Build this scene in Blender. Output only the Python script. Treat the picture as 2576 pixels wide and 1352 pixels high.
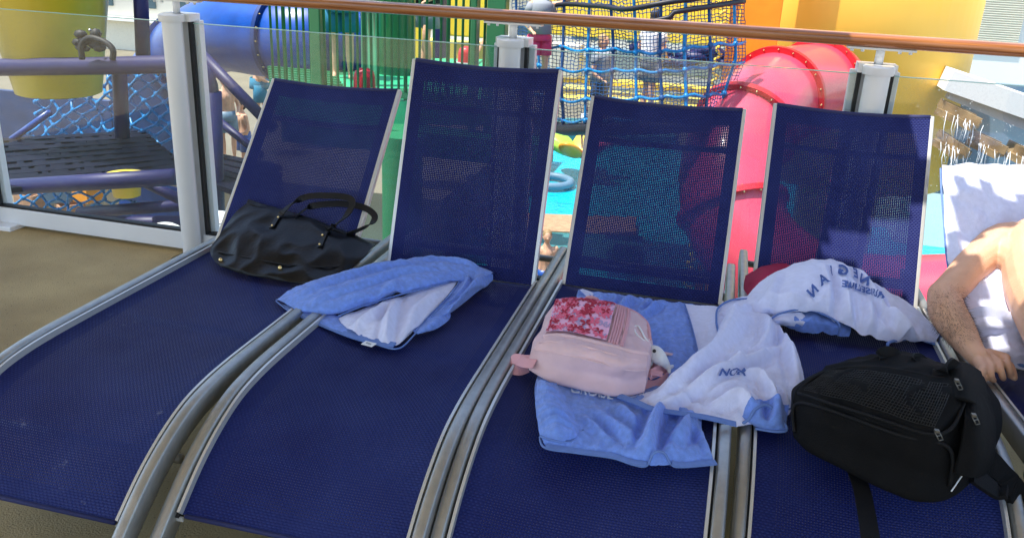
import bpy, bmesh, math, random
from mathutils import Vector, Matrix, noise
random.seed(7)
for o in list(bpy.data.objects): bpy.data.objects.remove(o)
sc = bpy.context.scene
C = sc.collection
# ------------------------------------------------------------------ camera
EYE = Vector((0, 0, 1.6)); FPX = 2145.0
yw, pt, rl = math.radians(13.8), math.radians(20.5), math.radians(2.8)
FW = Vector((-math.sin(yw)*math.cos(pt), math.cos(yw)*math.cos(pt), -math.sin(pt)))
rt = Vector((math.cos(yw), math.sin(yw), 0)); up = rt.cross(FW)
RT = rt*math.cos(rl) + up*math.sin(rl); UP = up*math.cos(rl) - rt*math.sin(rl)
cam = bpy.data.objects.new('camera', bpy.data.cameras.new('camera')); C.objects.link(cam)
cam.matrix_world = Matrix(((RT.x, UP.x, -FW.x, 0), (RT.y, UP.y, -FW.y, 0), (RT.z, UP.z, -FW.z, EYE.z), (0, 0, 0, 1)))
cam.data.sensor_width = 36; cam.data.lens = FPX/2576*36; cam.data.clip_end = 2000; cam.data.clip_start = .05
sc.camera = cam
# ------------------------------------------------------------------ light
SUN = Vector((-.35, -.20, 1.0)).normalized()
w = bpy.data.worlds.new('World'); sc.world = w; w.use_nodes = True
nt = w.node_tree; bg = nt.nodes['Background']
sky = nt.nodes.new('ShaderNodeTexSky'); sky.sky_type = 'NISHITA'; sky.sun_disc = False
sky.sun_elevation = math.asin(SUN.z); sky.sun_rotation = math.atan2(SUN.x, SUN.y); sky.altitude = 10
nt.links.new(sky.outputs[0], bg.inputs[0]); bg.inputs[1].default_value = .15
sd = bpy.data.lights.new('sun', 'SUN'); sd.energy = 3.3; sd.angle = math.radians(.5); sd.color = (1, .95, .86)
so = bpy.data.objects.new('sun', sd); C.objects.link(so); so.rotation_euler = (-SUN).to_track_quat('-Z', 'Y').to_euler(); so.location = (0, 0, 30)
sc.view_settings.view_transform = 'Standard'; sc.view_settings.look = 'None'; sc.view_settings.gamma = 1
sc.view_settings.exposure = 1.38
sc.cycles.transparent_max_bounces = 24
SEAT = .40
# ------------------------------------------------------------------ helpers
def V(*a): return Vector(a)
def ray(px, py): return (FW*FPX + RT*(px-1288) + UP*(676-py)).normalized()
def onZ(px, py, z): d = ray(px, py); return EYE + d*((z-EYE.z)/d.z)
def onY(px, py, y): d = ray(px, py); return EYE + d*(y/d.y)
def onP(px, py, p0, n): d = ray(px, py); return EYE + d*((p0-EYE).dot(n)/d.dot(n))
def S(px, py, h): return onZ(px, py, SEAT+h)
def tag(o, label=None, cat=None, group=None, kind=None):
    if label: o['label'] = label
    if cat: o['category'] = cat
    if group: o['group'] = group
    if kind: o['kind'] = kind
    return o
def empty(name, loc, label, cat, group=None, rz=0):
    o = bpy.data.objects.new(name, None); C.objects.link(o); o.location = loc; o.rotation_euler = (0, 0, rz); o.empty_display_size = .1
    return tag(o, label, cat, group)
class MB:
    def __init__(s): s.v = []; s.f = []; s.m = []; s.uv = {}; s.sm = []
    def add(s, vs, fs, mi=0, smooth=True, uvs=None):
        b = len(s.v); s.v += [Vector(p) for p in vs]
        for f in fs:
            s.f.append([b+i for i in f]); s.m.append(mi); s.sm.append(smooth)
            if uvs: s.uv[len(s.f)-1] = [uvs[i] for i in f]
        return s
    def box(s, c, d, R=None, mi=0):
        c = Vector(c); hx, hy, hz = d[0]/2, d[1]/2, d[2]/2
        vs = [Vector((x, y, z)) for x in (-hx, hx) for y in (-hy, hy) for z in (-hz, hz)]
        if R: vs = [R @ p for p in vs]
        return s.add([p+c for p in vs], [(0, 1, 3, 2), (4, 6, 7, 5), (0, 4, 5, 1), (2, 3, 7, 6), (0, 2, 6, 4), (1, 5, 7, 3)], mi, False)
    def bar(s, a, b, w_, h_, upv=(0, 0, 1), mi=0):
        a, b = Vector(a), Vector(b); y = (b-a); L = y.length; y.normalize(); u = Vector(upv)
        x = y.cross(u).normalized(); z = x.cross(y)
        R = Matrix((x, y, z)).transposed()
        return s.box((a+b)/2, (w_, L, h_), R, mi)
    def sweep(s, path, prof, upv=(1, 0, 0), closed=True, mi=0, smooth=True, caps=True):
        # prof: list of (a,b): a along side vector, b along normal
        path = [Vector(p) for p in path]; n = len(path); k = len(prof); vs = []
        for i, p in enumerate(path):
            t = (path[min(i+1, n-1)]-path[max(i-1, 0)]).normalized()
            sd_ = Vector(upv); sd_ = (sd_ - t*sd_.dot(t)).normalized(); nn = sd_.cross(t)
            vs += [p + sd_*a + nn*b for a, b in prof]
        fs = []
        for i in range(n-1):
            for j in range(k if closed else k-1):
                j2 = (j+1) % k; fs.append((i*k+j, i*k+j2, (i+1)*k+j2, (i+1)*k+j))
        if caps and closed: fs += [tuple(range(k))[::-1], tuple((n-1)*k+j for j in range(k))]
        return s.add(vs, fs, mi, smooth)
    def tube(s, path, r, seg=10, mi=0, caps=True):
        path = [Vector(p) for p in path]; n = len(path); vs = []; ref = None
        for i, p in enumerate(path):
            t = (path[min(i+1, n-1)]-path[max(i-1, 0)]).normalized()
            if ref is None: ref = t.orthogonal().normalized()
            ref = (ref - t*ref.dot(t)).normalized(); b = t.cross(ref)
            rr = r[i] if isinstance(r, (list, tuple)) else r
            vs += [p + (ref*math.cos(2*math.pi*j/seg) + b*math.sin(2*math.pi*j/seg))*rr for j in range(seg)]
        fs = [(i*seg+j, i*seg+(j+1) % seg, (i+1)*seg+(j+1) % seg, (i+1)*seg+j) for i in range(n-1) for j in range(seg)]
        if caps: fs += [tuple(range(seg))[::-1], tuple((n-1)*seg+j for j in range(seg))]
        return s.add(vs, fs, mi)
    def lathe(s, c, prof, seg=24, mi=0, axis=None, arc=None):
        # prof (r,z); axis matrix
        c = Vector(c); vs = []; k = len(prof)
        for j in range(seg):
            a = 2*math.pi*j/seg
            for r, z in prof:
                p = Vector((r*math.cos(a), r*math.sin(a), z)); p = axis @ p if axis else p; vs.append(c+p)
        fs = [(j*k+i, ((j+1) % seg)*k+i, ((j+1) % seg)*k+i+1, j*k+i+1) for j in range(seg) for i in range(k-1)]
        return s.add(vs, fs, mi)
    def ball(s, c, r, seg=12, mi=0, R=None):
        r = r if isinstance(r, (tuple, list)) else (r, r, r); c = Vector(c); vs = []; h = seg//2
        for i in range(h+1):
            th = math.pi*i/h
            for j in range(seg):
                a = 2*math.pi*j/seg; p = Vector((r[0]*math.sin(th)*math.cos(a), r[1]*math.sin(th)*math.sin(a), r[2]*math.cos(th)))
                vs.append(c + (R @ p if R else p))
        return s.add(vs, [(i*seg+j, (i+1)*seg+j, (i+1)*seg+(j+1) % seg, i*seg+(j+1) % seg) for i in range(h) for j in range(seg)], mi)
    def quad(s, a, b, c, d, mi=0): return s.add([a, b, c, d], [(0, 1, 2, 3)], mi, False)
    def build(s, name, mats, parent=None, loc=None, merge=False):
        me = bpy.data.meshes.new(name); me.from_pydata([tuple(p) for p in s.v], [], s.f); 
        mats = mats if isinstance(mats, (list, tuple)) else [mats]
        for m_ in mats: me.materials.append(m_)
        for i, p in enumerate(me.polygons): p.material_index = s.m[i]; p.use_smooth = s.sm[i]
        if s.uv:
            ul = me.uv_layers.new(name='UVMap')
            for i, p in enumerate(me.polygons):
                if i in s.uv:
                    for li, uvc in zip(p.loop_indices, s.uv[i]): ul.data[li].uv = uvc
        bm = bmesh.new(); bm.from_mesh(me)
        if merge: bmesh.ops.remove_doubles(bm, verts=bm.verts, dist=1e-5)
        if not s.uv or merge: bmesh.ops.recalc_face_normals(bm, faces=bm.faces)
        bm.to_mesh(me); bm.free()
        o = bpy.data.objects.new(name, me); C.objects.link(o)
        if parent:
            o.parent = parent
            if loc is None:  # vertices given in world space: bring them into the parent's frame
                M = Matrix.Translation(parent.location) @ parent.rotation_euler.to_matrix().to_4x4()
                pp = parent
                if parent.parent: pm = parent.parent; M = Matrix.Translation(pm.location) @ pm.rotation_euler.to_matrix().to_4x4() @ M
                me.transform(M.inverted())
        if loc is not None: o.location = loc
        return o
def sharp(o, deg=35):
    me = o.data; bm = bmesh.new(); bm.from_mesh(me)
    for e in bm.edges:
        if len(e.link_faces) == 2 and e.calc_face_angle(0) > math.radians(deg): e.smooth = False
    bm.to_mesh(me); bm.free(); return o
def bevel(o, w_=.004, n=2):
    m_ = o.modifiers.new('bevel', 'BEVEL'); m_.width = w_; m_.segments = n; m_.limit_method = 'ANGLE'; m_.angle_limit = .6; return o
def solid(o, t, off=0):
    m_ = o.modifiers.new('solid', 'SOLIDIFY'); m_.thickness = t; m_.offset = off; return o
def subs(o, n=1):
    m_ = o.modifiers.new('sub', 'SUBSURF'); m_.levels = n; m_.render_levels = n; return o
def cr(p, t):  # catmull-rom through list p, t in 0..1
    n = len(p)-1; x = min(max(t, 0), 1)*n; i = min(int(x), n-1); f = x-i
    p0, p1, p2, p3 = p[max(i-1, 0)], p[i], p[i+1], p[min(i+2, n)]
    return .5*((2*p1) + (p2-p0)*f + (2*p0-5*p1+4*p2-p3)*f*f + (3*p1-p0-3*p2+p3)*f**3)
def path(pts, n): pts = [Vector(p) for p in pts]; return [cr(pts, i/(n-1)) for i in range(n)]
def surf(rows): return lambda u, v: cr([cr(r, u) for r in rows], v)
def patch(mb, rows, nu, nv, mi=0, fn=None, uvs=True, closed=False):
    f = surf(rows); vs = []; uvl = []
    for j in range(nv+1):
        for i in range(nu+1):
            u, v = i/nu, j/nv; p = f(u, v)
            if fn: p = p + fn(p, u, v)
            vs.append(p); uvl.append((u, v))
    fs = [(j*(nu+1)+i, j*(nu+1)+i+1, (j+1)*(nu+1)+i+1, (j+1)*(nu+1)+i) for j in range(nv) for i in range(nu)]
    mb.add(vs, fs, mi, True, uvl); return f
def ribbon(mb, pts, wv, th, n=24, mi=0):
    ps = path(pts, n); wv = Vector(wv); prof = []
    k = len(ps); vs = []
    for i, p in enumerate(ps):
        t = (ps[min(i+1, k-1)]-ps[max(i-1, 0)]).normalized(); s_ = (wv - t*wv.dot(t)); s_ = s_.normalized()*wv.length/2; nn = s_.cross(t).normalized()*th/2
        vs += [p+s_+nn, p+s_-nn, p-s_-nn, p-s_+nn]
    fs = [(4*i+j, 4*i+(j+1) % 4, 4*i+4+(j+1) % 4, 4*i+4+j) for i in range(k-1) for j in range(4)] + [(3, 2, 1, 0), (4*k-4, 4*k-3, 4*k-2, 4*k-1)]
    mb.add(vs, fs, mi, False)
# ------------------------------------------------------------------ materials
def mat(name, col, rough=.6, metal=0, var=0, vscale=8, bump=0, bscale=200, spec=None, sheen=0, coat=0, dirt=0, sss=0):
    m_ = bpy.data.materials.new(name); m_.use_nodes = True; t = m_.node_tree; b = t.nodes['Principled BSDF']
    b.inputs['Base Color'].default_value = (*col, 1); b.inputs['Roughness'].default_value = rough; b.inputs['Metallic'].default_value = metal
    if spec is not None: b.inputs['Specular IOR Level'].default_value = spec
    if sheen: b.inputs['Sheen Weight'].default_value = sheen; b.inputs['Sheen Roughness'].default_value = .5
    if coat: b.inputs['Coat Weight'].default_value = coat; b.inputs['Coat Roughness'].default_value = .1
    if sss: b.inputs['Subsurface Weight'].default_value = sss; b.inputs['Subsurface Radius'].default_value = (.02, .008, .004); b.inputs['Subsurface Scale'].default_value = .5
    tc = t.nodes.new('ShaderNodeTexCoord')
    if var:
        n = t.nodes.new('ShaderNodeTexNoise'); n.inputs['Scale'].default_value = vscale; n.inputs['Detail'].default_value = 5; t.links.new(tc.outputs['Object'], n.inputs['Vector'])
        r = t.nodes.new('ShaderNodeMapRange'); r.inputs[1].default_value = .3; r.inputs[2].default_value = .7; r.inputs[3].default_value = 1-var; r.inputs[4].default_value = 1+var
        t.links.new(n.outputs[0], r.inputs[0])
        mx = t.nodes.new('ShaderNodeVectorMath'); mx.operation = 'SCALE'; mx.inputs[0].default_value = col; t.links.new(r.outputs[0], mx.inputs['Scale']); t.links.new(mx.outputs[0], b.inputs['Base Color'])
        m_['colnode'] = mx.name
    if bump:
        n2 = t.nodes.new('ShaderNodeTexNoise'); n2.inputs['Scale'].default_value = bscale; n2.inputs['Detail'].default_value = 3; t.links.new(tc.outputs['Object'], n2.inputs['Vector'])
        bp = t.nodes.new('ShaderNodeBump'); bp.inputs['Strength'].default_value = bump; bp.inputs['Distance'].default_value = 1/bscale; t.links.new(n2.outputs[0], bp.inputs['Height']); t.links.new(bp.outputs[0], b.inputs['Normal'])
    return m_
class E_:  # tiny node maths
    def __init__(s, t): s.t = t
    def m(s, op, a, b=None, c=None):
        n = s.t.nodes.new('ShaderNodeMath'); n.operation = op
        for i, x in enumerate((a, b, c)):
            if x is None: continue
            if isinstance(x, (int, float)): n.inputs[i].default_value = x
            else: s.t.links.new(x, n.inputs[i])
        return n.outputs[0]
def sling_mat(name, vmin, vmax, dirt=False):
    m_ = bpy.data.materials.new(name); m_.use_nodes = True; t = m_.node_tree; b = t.nodes['Principled BSDF']; e = E_(t)
    uv = t.nodes.new('ShaderNodeUVMap'); sp = t.nodes.new('ShaderNodeSeparateXYZ'); t.links.new(uv.outputs[0], sp.inputs[0]); u, v = sp.outputs[0], sp.outputs[1]
    p = .0072
    a = e.m('ABSOLUTE', e.m('SUBTRACT', e.m('FRACT', e.m('DIVIDE', u, p)), .5)); c = e.m('ABSOLUTE', e.m('SUBTRACT', e.m('FRACT', e.m('DIVIDE', v, p)), .5))
    hole = e.m('MULTIPLY', e.m('LESS_THAN', a, .092), e.m('LESS_THAN', c, .092))
    um = e.m('LESS_THAN', e.m('ABSOLUTE', e.m('SUBTRACT', u, .3)), .245)
    vm = e.m('MULTIPLY', e.m('GREATER_THAN', v, vmin), e.m('LESS_THAN', v, vmax))
    hole = e.m('MULTIPLY', hole, e.m('MULTIPLY', um, vm))
    # basket weave: raised threads, lightened to paint their sheen, staggered every row
    q = .0076; row = e.m('FLOOR', e.m('DIVIDE', v, q)); sh = e.m('MULTIPLY', e.m('MODULO', row, 2), .5)
    fu = e.m('FRACT', e.m('ADD', e.m('DIVIDE', u, q*1.6), sh)); fv = e.m('FRACT', e.m('DIVIDE', v, q))
    hu = e.m('SINE', e.m('MULTIPLY', fu, math.pi)); hv = e.m('SINE', e.m('MULTIPLY', fv, math.pi)); h = e.m('MULTIPLY', hu, hv)
    dash = e.m('SMOOTH_MIN', e.m('MAXIMUM', e.m('MULTIPLY', e.m('SUBTRACT', h, .55), 3.5), 0), 1, .1)
    tc = t.nodes.new('ShaderNodeTexCoord'); n = t.nodes.new('ShaderNodeTexNoise'); n.inputs['Scale'].default_value = 9; n.inputs['Detail'].default_value = 9; n.inputs['Roughness'].default_value = .75; t.links.new(tc.outputs['Object'], n.inputs['Vector'])
    dash = e.m('MULTIPLY', dash, e.m('MULTIPLY_ADD', n.outputs[0], 2.6, -.75))
    nl = t.nodes.new('ShaderNodeTexNoise'); nl.inputs['Scale'].default_value = 2.3; nl.inputs['Detail'].default_value = 3; t.links.new(tc.outputs['Object'], nl.inputs['Vector']); dash = e.m('MAXIMUM', e.m('ADD', dash, e.m('MULTIPLY_ADD', nl.outputs[0], 1.3, -.5)), 0)
    mx = t.nodes.new('ShaderNodeMix'); mx.data_type = 'RGBA'; mx.inputs[6].default_value = (.0036, .0075, .082, 1); mx.inputs[7].default_value = (.024, .038, .165, 1); t.links.new(dash, mx.inputs[0])
    col = mx.outputs[2]
    if dirt:
        n3 = t.nodes.new('ShaderNodeTexNoise'); n3.inputs['Scale'].default_value = 7; n3.inputs['Detail'].default_value = 9; n3.inputs['Roughness'].default_value = .75; t.links.new(tc.outputs['Object'], n3.inputs['Vector'])
        r = e.m('MULTIPLY', e.m('MAXIMUM', e.m('SUBTRACT', n3.outputs[0], .635), 0), 7)
        mx2 = t.nodes.new('ShaderNodeMix'); mx2.data_type = 'RGBA'; mx2.inputs[7].default_value = (.35, .36, .42, 1); t.links.new(r, mx2.inputs[0]); t.links.new(col, mx2.inputs[6]); col = mx2.outputs[2]
    t.links.new(col, b.inputs['Base Color']); b.inputs['Roughness'].default_value = .6; b.inputs['Specular IOR Level'].default_value = .2
    bp = t.nodes.new('ShaderNodeBump'); bp.inputs['Strength'].default_value = .55; bp.inputs['Distance'].default_value = .003; t.links.new(h, bp.inputs['Height']); t.links.new(bp.outputs[0], b.inputs['Normal'])
    tr = t.nodes.new('ShaderNodeBsdfTransparent'); ms = t.nodes.new('ShaderNodeMixShader'); t.links.new(hole, ms.inputs[0]); t.links.new(b.outputs[0], ms.inputs[1]); t.links.new(tr.outputs[0], ms.inputs[2])
    t.links.new(ms.outputs[0], t.nodes['Material Output'].inputs[0]); return m_
def glass_mat():
    m_ = bpy.data.materials.new('guard_glass'); m_.use_nodes = True; t = m_.node_tree; t.nodes.remove(t.nodes['Principled BSDF'])
    tr = t.nodes.new('ShaderNodeBsdfTransparent'); tr.inputs[0].default_value = (.945, .975, .98, 1)
    gl = t.nodes.new('ShaderNodeBsdfGlossy'); gl.inputs['Roughness'].default_value = .02
    df = t.nodes.new('ShaderNodeBsdfTranslucent'); df.inputs[0].default_value = (.75, .78, .8, 1)
    lw = t.nodes.new('ShaderNodeLayerWeight'); lw.inputs[0].default_value = .5; e = E_(t); fr_ = e.m('MULTIPLY_ADD', e.m('POWER', lw.outputs['Facing'], 5), .9, .035)
    tc = t.nodes.new('ShaderNodeTexCoord'); n = t.nodes.new('ShaderNodeTexNoise'); n.inputs['Scale'].default_value = 90; n.inputs['Detail'].default_value = 6; t.links.new(tc.outputs['Object'], n.inputs['Vector'])
    e = E_(t); f = e.m('MULTIPLY_ADD', e.m('MAXIMUM', e.m('SUBTRACT', n.outputs[0], .55), 0), .35, .016)
    a = t.nodes.new('ShaderNodeMixShader'); t.links.new(f, a.inputs[0]); t.links.new(tr.outputs[0], a.inputs[1]); t.links.new(df.outputs[0], a.inputs[2])
    b = t.nodes.new('ShaderNodeMixShader'); t.links.new(fr_, b.inputs[0]); t.links.new(a.outputs[0], b.inputs[1]); t.links.new(gl.outputs[0], b.inputs[2])
    t.links.new(b.outputs[0], t.nodes['Material Output'].inputs[0]); return m_
M = dict(
 alu=mat('brushed_aluminium', (.39, .385, .36), .4, .75, var=.1, vscale=30, bump=.15, bscale=300),
 fin=mat('light_aluminium', (.62, .62, .6), .4, .5, var=.05), black=mat('black_rubber', (.005, .005, .006), .6),
 white=mat('white_paint', (.74, .75, .77), .32, var=.04, vscale=3, coat=.2), teak=None, navyedge=mat('navy_hem', (.012, .016, .085), .7),
 glass=glass_mat(), gedge=mat('glass_edge', (.35, .62, .6), .15),
 tblue=mat('blue_terry', (.18, .31, .78), 1, var=.16, vscale=60, bump=1, bscale=420, spec=.1, sheen=.3),
 twhite=mat('white_terry', (.71, .74, .96), 1, var=.05, vscale=50, bump=1, bscale=420, spec=.1, sheen=.3),
 themb=mat('blue_hem', (.13, .22, .52), .9, var=.08, vscale=60, bump=.4, bscale=500),
 print_=mat('towel_print', (.08, .14, .40), 1, bump=1, bscale=420), printw=mat('towel_print_white', (.5, .6, .8), 1, bump=1, bscale=420),
 leather=mat('black_leather', (.0025, .0025, .003), .4, spec=.28, var=.2, vscale=20, bump=.12, bscale=90), leather2=mat('black_strap', (.005, .005, .006), .5, spec=.3),
 brass=mat('brass', (.75, .55, .25), .25, 1), dsteel=mat('dark_steel', (.16, .155, .14), .45, .9), steel=mat('steel', (.5, .5, .5), .35, .9),
 pink=mat('pink_canvas', (.70, .49, .52), .85, var=.09, vscale=12, bump=.5, bscale=350), pink2=mat('pink_webbing', (.66, .34, .38), .8, bump=.5, bscale=500),
 magenta=mat('magenta_cloth', (.35, .012, .06), .9, bump=.4, bscale=300),
 nylon=mat('black_nylon', (.0045, .0045, .005), .85, spec=.15, var=.2, vscale=15, bump=.5, bscale=300), nylon2=mat('black_webbing', (.006, .006, .007), .7, spec=.2, bump=.5, bscale=500), netm=mat('bag_net', (.011, .0105, .010), .6),
 reflect=mat('white_piping', (.8, .8, .8), .4), skin=mat('skin', (.66, .37, .23), .5, var=.08, vscale=14, bump=.25, bscale=160, sss=.12), hair=mat('dark_hair', (.03, .018, .01), .6), 
 hairl=mat('blond_hair', (.35, .22, .1), .6), deck=None,
 deepb=mat('deep_blue_paint', (.006, .035, .12), .5, var=.35, vscale=3), yellow=mat('yellow_plastic', (.90, .66, .05), .4, var=.05, vscale=2, coat=.3), yellowd=mat('pale_yellow_paint', (.66, .54, .10), .5, var=.08, vscale=2), ytower=mat('warm_yellow_paint', (.92, .53, .06), .45, var=.05, vscale=1.5), orange=mat('orange_paint', (.82, .30, .01), .4, var=.05),
 purple=mat('purple_steel', (.008, .006, .07), .5, var=.12, vscale=5), slideb=mat('blue_slide_fibreglass', (.0, .055, .30), .35, var=.25, vscale=4, coat=.1), slideb2=mat('blue_slide_flange', (.004, .03, .15), .4),
 red=mat('red_slide_fibreglass', (.75, .06, .11), .3, var=.08, vscale=3, coat=.5), red2=mat('red_flange', (.55, .012, .02), .4), rope=mat('blue_rope', (.003, .19, .48), .28, var=.4, vscale=20), roped=mat('dark_blue_net', (.004, .06, .20), .6, var=.3, vscale=9), ropek=mat('black_rope', (.012, .012, .02), .5),
 green=mat('green_steel', (.008, .13, .045), .35, var=.1, vscale=4, coat=.3), greenf=mat('green_floor', (.03, .42, .19), .55, var=.18, vscale=2.5), greend=mat('dark_green_floor', (.01, .16, .06), .6, var=.1),
 grate=mat('dark_grating', (.003, .004, .014), .6, spec=.12), tile=mat('brown_tile', (.45, .25, .14), .6, var=.2, vscale=12), pale=mat('pale_deck', (.18, .155, .105), .7, var=.12, vscale=1.2), 
 water=mat('pool_water', (.0, .45, .62), .08, var=.2, vscale=3, bump=.35, bscale=9), teal=mat('teal_deck', (.03, .17, .18), .6, var=.15, vscale=3), splash=mat('water_splash', (.85, .88, .9), .25), greyb=mat('blue_grey_panel', (.14, .24, .34), .5, var=.1, vscale=2),
 shortb=mat('teal_shorts', (.01, .16, .26), .8), dark=mat('dark_fabric', (.015, .015, .02), .8), pinks=mat('pink_swimsuit', (.7, .05, .16), .6), greyc=mat('grey_fabric', (.25, .27, .3), .8), shortd=mat('dark_purple_shorts', (.05, .012, .05), .8),
 lime=mat('lime_plastic', (.35, .6, .05), .4), cream=mat('cream_superstructure', (.72, .68, .55), .6, var=.06, vscale=1), whites=mat('white_superstructure', (.8, .79, .74), .55, var=.04, vscale=1), wind=mat('window_glass', (.08, .14, .16), .1), trim=mat('grey_trim', (.35, .37, .38), .5))
def wood():
    m_ = mat('teak', (.26, .095, .03), .32, coat=.5); t = m_.node_tree; b = t.nodes['Principled BSDF']
    tc = t.nodes.new('ShaderNodeTexCoord'); mp = t.nodes.new('ShaderNodeMapping'); mp.inputs['Scale'].default_value = (1.2, 40, 40); n = t.nodes.new('ShaderNodeTexNoise'); n.inputs['Scale'].default_value = 3; n.inputs['Detail'].default_value = 6
    t.links.new(tc.outputs['Object'], mp.inputs[0]); t.links.new(mp.outputs[0], n.inputs['Vector']); r = t.nodes.new('ShaderNodeValToRGB'); r.color_ramp.elements[0].color = (.22, .068, .018, 1); r.color_ramp.elements[1].color = (.42, .155, .045, 1); r.color_ramp.elements[0].position = .35; r.color_ramp.elements[1].position = .65
    t.links.new(n.outputs[0], r.inputs[0]); t.links.new(r.outputs[0], b.inputs['Base Color']); return m_
def deckm():
    m_ = mat('deck_coating', (.3, .22, .11), .75, bump=.6, bscale=160); t = m_.node_tree; b = t.nodes['Principled BSDF']; e = E_(t)
    tc = t.nodes.new('ShaderNodeTexCoord'); n = t.nodes.new('ShaderNodeTexNoise'); n.inputs['Scale'].default_value = 2.2; n.inputs['Detail'].default_value = 6; t.links.new(tc.outputs['Object'], n.inputs['Vector'])
    r = t.nodes.new('ShaderNodeValToRGB'); r.color_ramp.elements[0].color = (.29, .20, .075, 1); r.color_ramp.elements[1].color = (.43, .31, .13, 1); r.color_ramp.elements[0].position = .35; r.color_ramp.elements[1].position = .68; t.links.new(n.outputs[0], r.inputs[0])
    n2 = t.nodes.new('ShaderNodeTexNoise'); n2.inputs['Scale'].default_value = 95; n2.inputs['Detail'].default_value = 2; t.links.new(tc.outputs['Object'], n2.inputs['Vector'])
    k = e.m('MULTIPLY', e.m('GREATER_THAN', n2.outputs[0], .68), .75); mx = t.nodes.new('ShaderNodeMix'); mx.data_type = 'RGBA'; mx.inputs[7].default_value = (.05, .035, .02, 1); t.links.new(k, mx.inputs[0]); t.links.new(r.outputs[0], mx.inputs[6]); t.links.new(mx.outputs[2], b.inputs['Base Color']); return m_
M['teak'] = wood(); M['deck'] = deckm()
# ------------------------------------------------------------------ people
def chain(mb, pts, seg=12):
    ps = [Vector(p[:3]) for p in pts]; rs = [p[3] for p in pts]; n = max(2, (len(ps)-1)*4+1)
    P_ = path(ps, n); R_ = [cr([Vector((r, 0, 0)) for r in rs], i/(n-1)).x for i in range(n)]
    mb.tube(P_, R_, seg); mb.ball(P_[0], R_[0], seg); mb.ball(P_[-1], R_[-1], seg)
def fuse(mb, name, material, vox, parent=None, smooth=6):
    o = mb.build(name, material, parent); m_ = o.modifiers.new('r', 'REMESH'); m_.mode = 'VOXEL'; m_.voxel_size = vox
    s_ = o.modifiers.new('s', 'SMOOTH'); s_.iterations = smooth; s_.factor = .5
    bpy.context.view_layer.update(); dg = bpy.context.evaluated_depsgraph_get(); me = bpy.data.meshes.new_from_object(o.evaluated_get(dg)); o.modifiers.clear(); o.data = me; me.name = name
    for p in me.polygons: p.use_smooth = True
    if not me.materials: me.materials.append(material)
    return o
def person(foot, h, rz, label, hairm, top=None, bottom=None, group=None, armup=0, stride=.06):
    """standing figure, feet at foot, height h"""
    k = h/1.75; r = empty('person', foot, label, 'person', group, rz); mb = MB()
    def c(*pts): chain(mb, [(x*k, y*k, z*k, q*k) for x, y, z, q in pts], 10)
    c((0, 0, .95, .13), (0, 0, 1.12, .12), (0, 0, 1.3, .14), (0, 0, 1.42, .09), (0, -.01, 1.5, .055)); c((-.09, 0, 1.0, .10), (-.08, 0, 1.15, .09), (-.1, 0, 1.34, .10)); c((.09, 0, 1.0, .10), (.08, 0, 1.15, .09), (.1, 0, 1.34, .10))
    mb.ball((0, -.015*k, 1.63*k), (.078*k, .095*k, .115*k), 14); mb.ball((0, -.115*k, 1.61*k), (.014*k, .02*k, .02*k), 6); mb.ball((.08*k, 0, 1.62*k), (.015*k, .02*k, .03*k), 6); mb.ball((-.08*k, 0, 1.62*k), (.015*k, .02*k, .03*k), 6)
    for s_ in (-1, 1):
        c((s_*.09, 0, .93, .095), (s_*.1, -s_*stride*.3, .7, .08), (s_*.1, -s_*stride, .5, .055), (s_*.1, -s_*stride*.6, .3, .055), (s_*.1, -s_*stride*.2, .08, .035)); c((s_*.1, .03, .04, .035), (s_*.11, -.14, .025, .03))
        if armup and s_ > 0: c((s_*.17, 0, 1.4, .055), (s_*.3, -.1, 1.42, .045), (s_*.38, -.25, 1.5, .038), (s_*.4, -.42, 1.52, .028)); hx = (s_*.4, -.46, 1.52)
        else: c((s_*.17, 0, 1.4, .055), (s_*.23, .02, 1.2, .045), (s_*.25, 0, 1.08, .04), (s_*.2, -.14, .98, .03)); hx = (s_*.19, -.17, .97)
        for q in range(4): c((hx[0]+(q-1.5)*.016, hx[1], hx[2], .012), (hx[0]+(q-1.5)*.018, hx[1]-.05, hx[2]-.01, .009), (hx[0]+(q-1.5)*.018, hx[1]-.08, hx[2]-.04, .008))
    b = fuse(mb, 'body', M['skin'], .012*k, None, 3); b.parent = r
    hb = MB(); hb.ball((0, .012*k, 1.665*k), (.088*k, .1*k, .1*k), 14); hb.ball((0, .05*k, 1.6*k), (.07*k, .06*k, .09*k), 12); o = hb.build('hair', hairm, r, loc=(0, 0, 0))
    if bottom:
        sb = MB()
        def rings(zs, rx, ry, cx=0): sb.lathe((cx*k, 0, 0), [(a*k, z*k) for a, z in zip(rx, zs)], 16)
        rings((1.02, .9, .82), (.17, .185, .19), 0)
        for s_ in (-1, 1): rings((.9, .75, .58), (.11, .115, .125), 0, s_*.1)
        solid(sb.build('shorts', bottom, r, loc=(0, 0, 0)), .008*k)
    if top:
        tb = MB(); tb.lathe((0, 0, 0), [(.2*k, .93*k), (.185*k, 1.1*k), (.2*k, 1.3*k), (.2*k, 1.4*k), (.12*k, 1.47*k)], 18)
        for s_ in (-1, 1): tb.tube([(s_*.15*k, 0, 1.4*k), (s_*.22*k, .01, 1.24*k)], [.085*k, .075*k], 12, caps=False)
        solid(tb.build('shirt', top, r, loc=(0, 0, 0)), .008*k)
    return r
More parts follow.
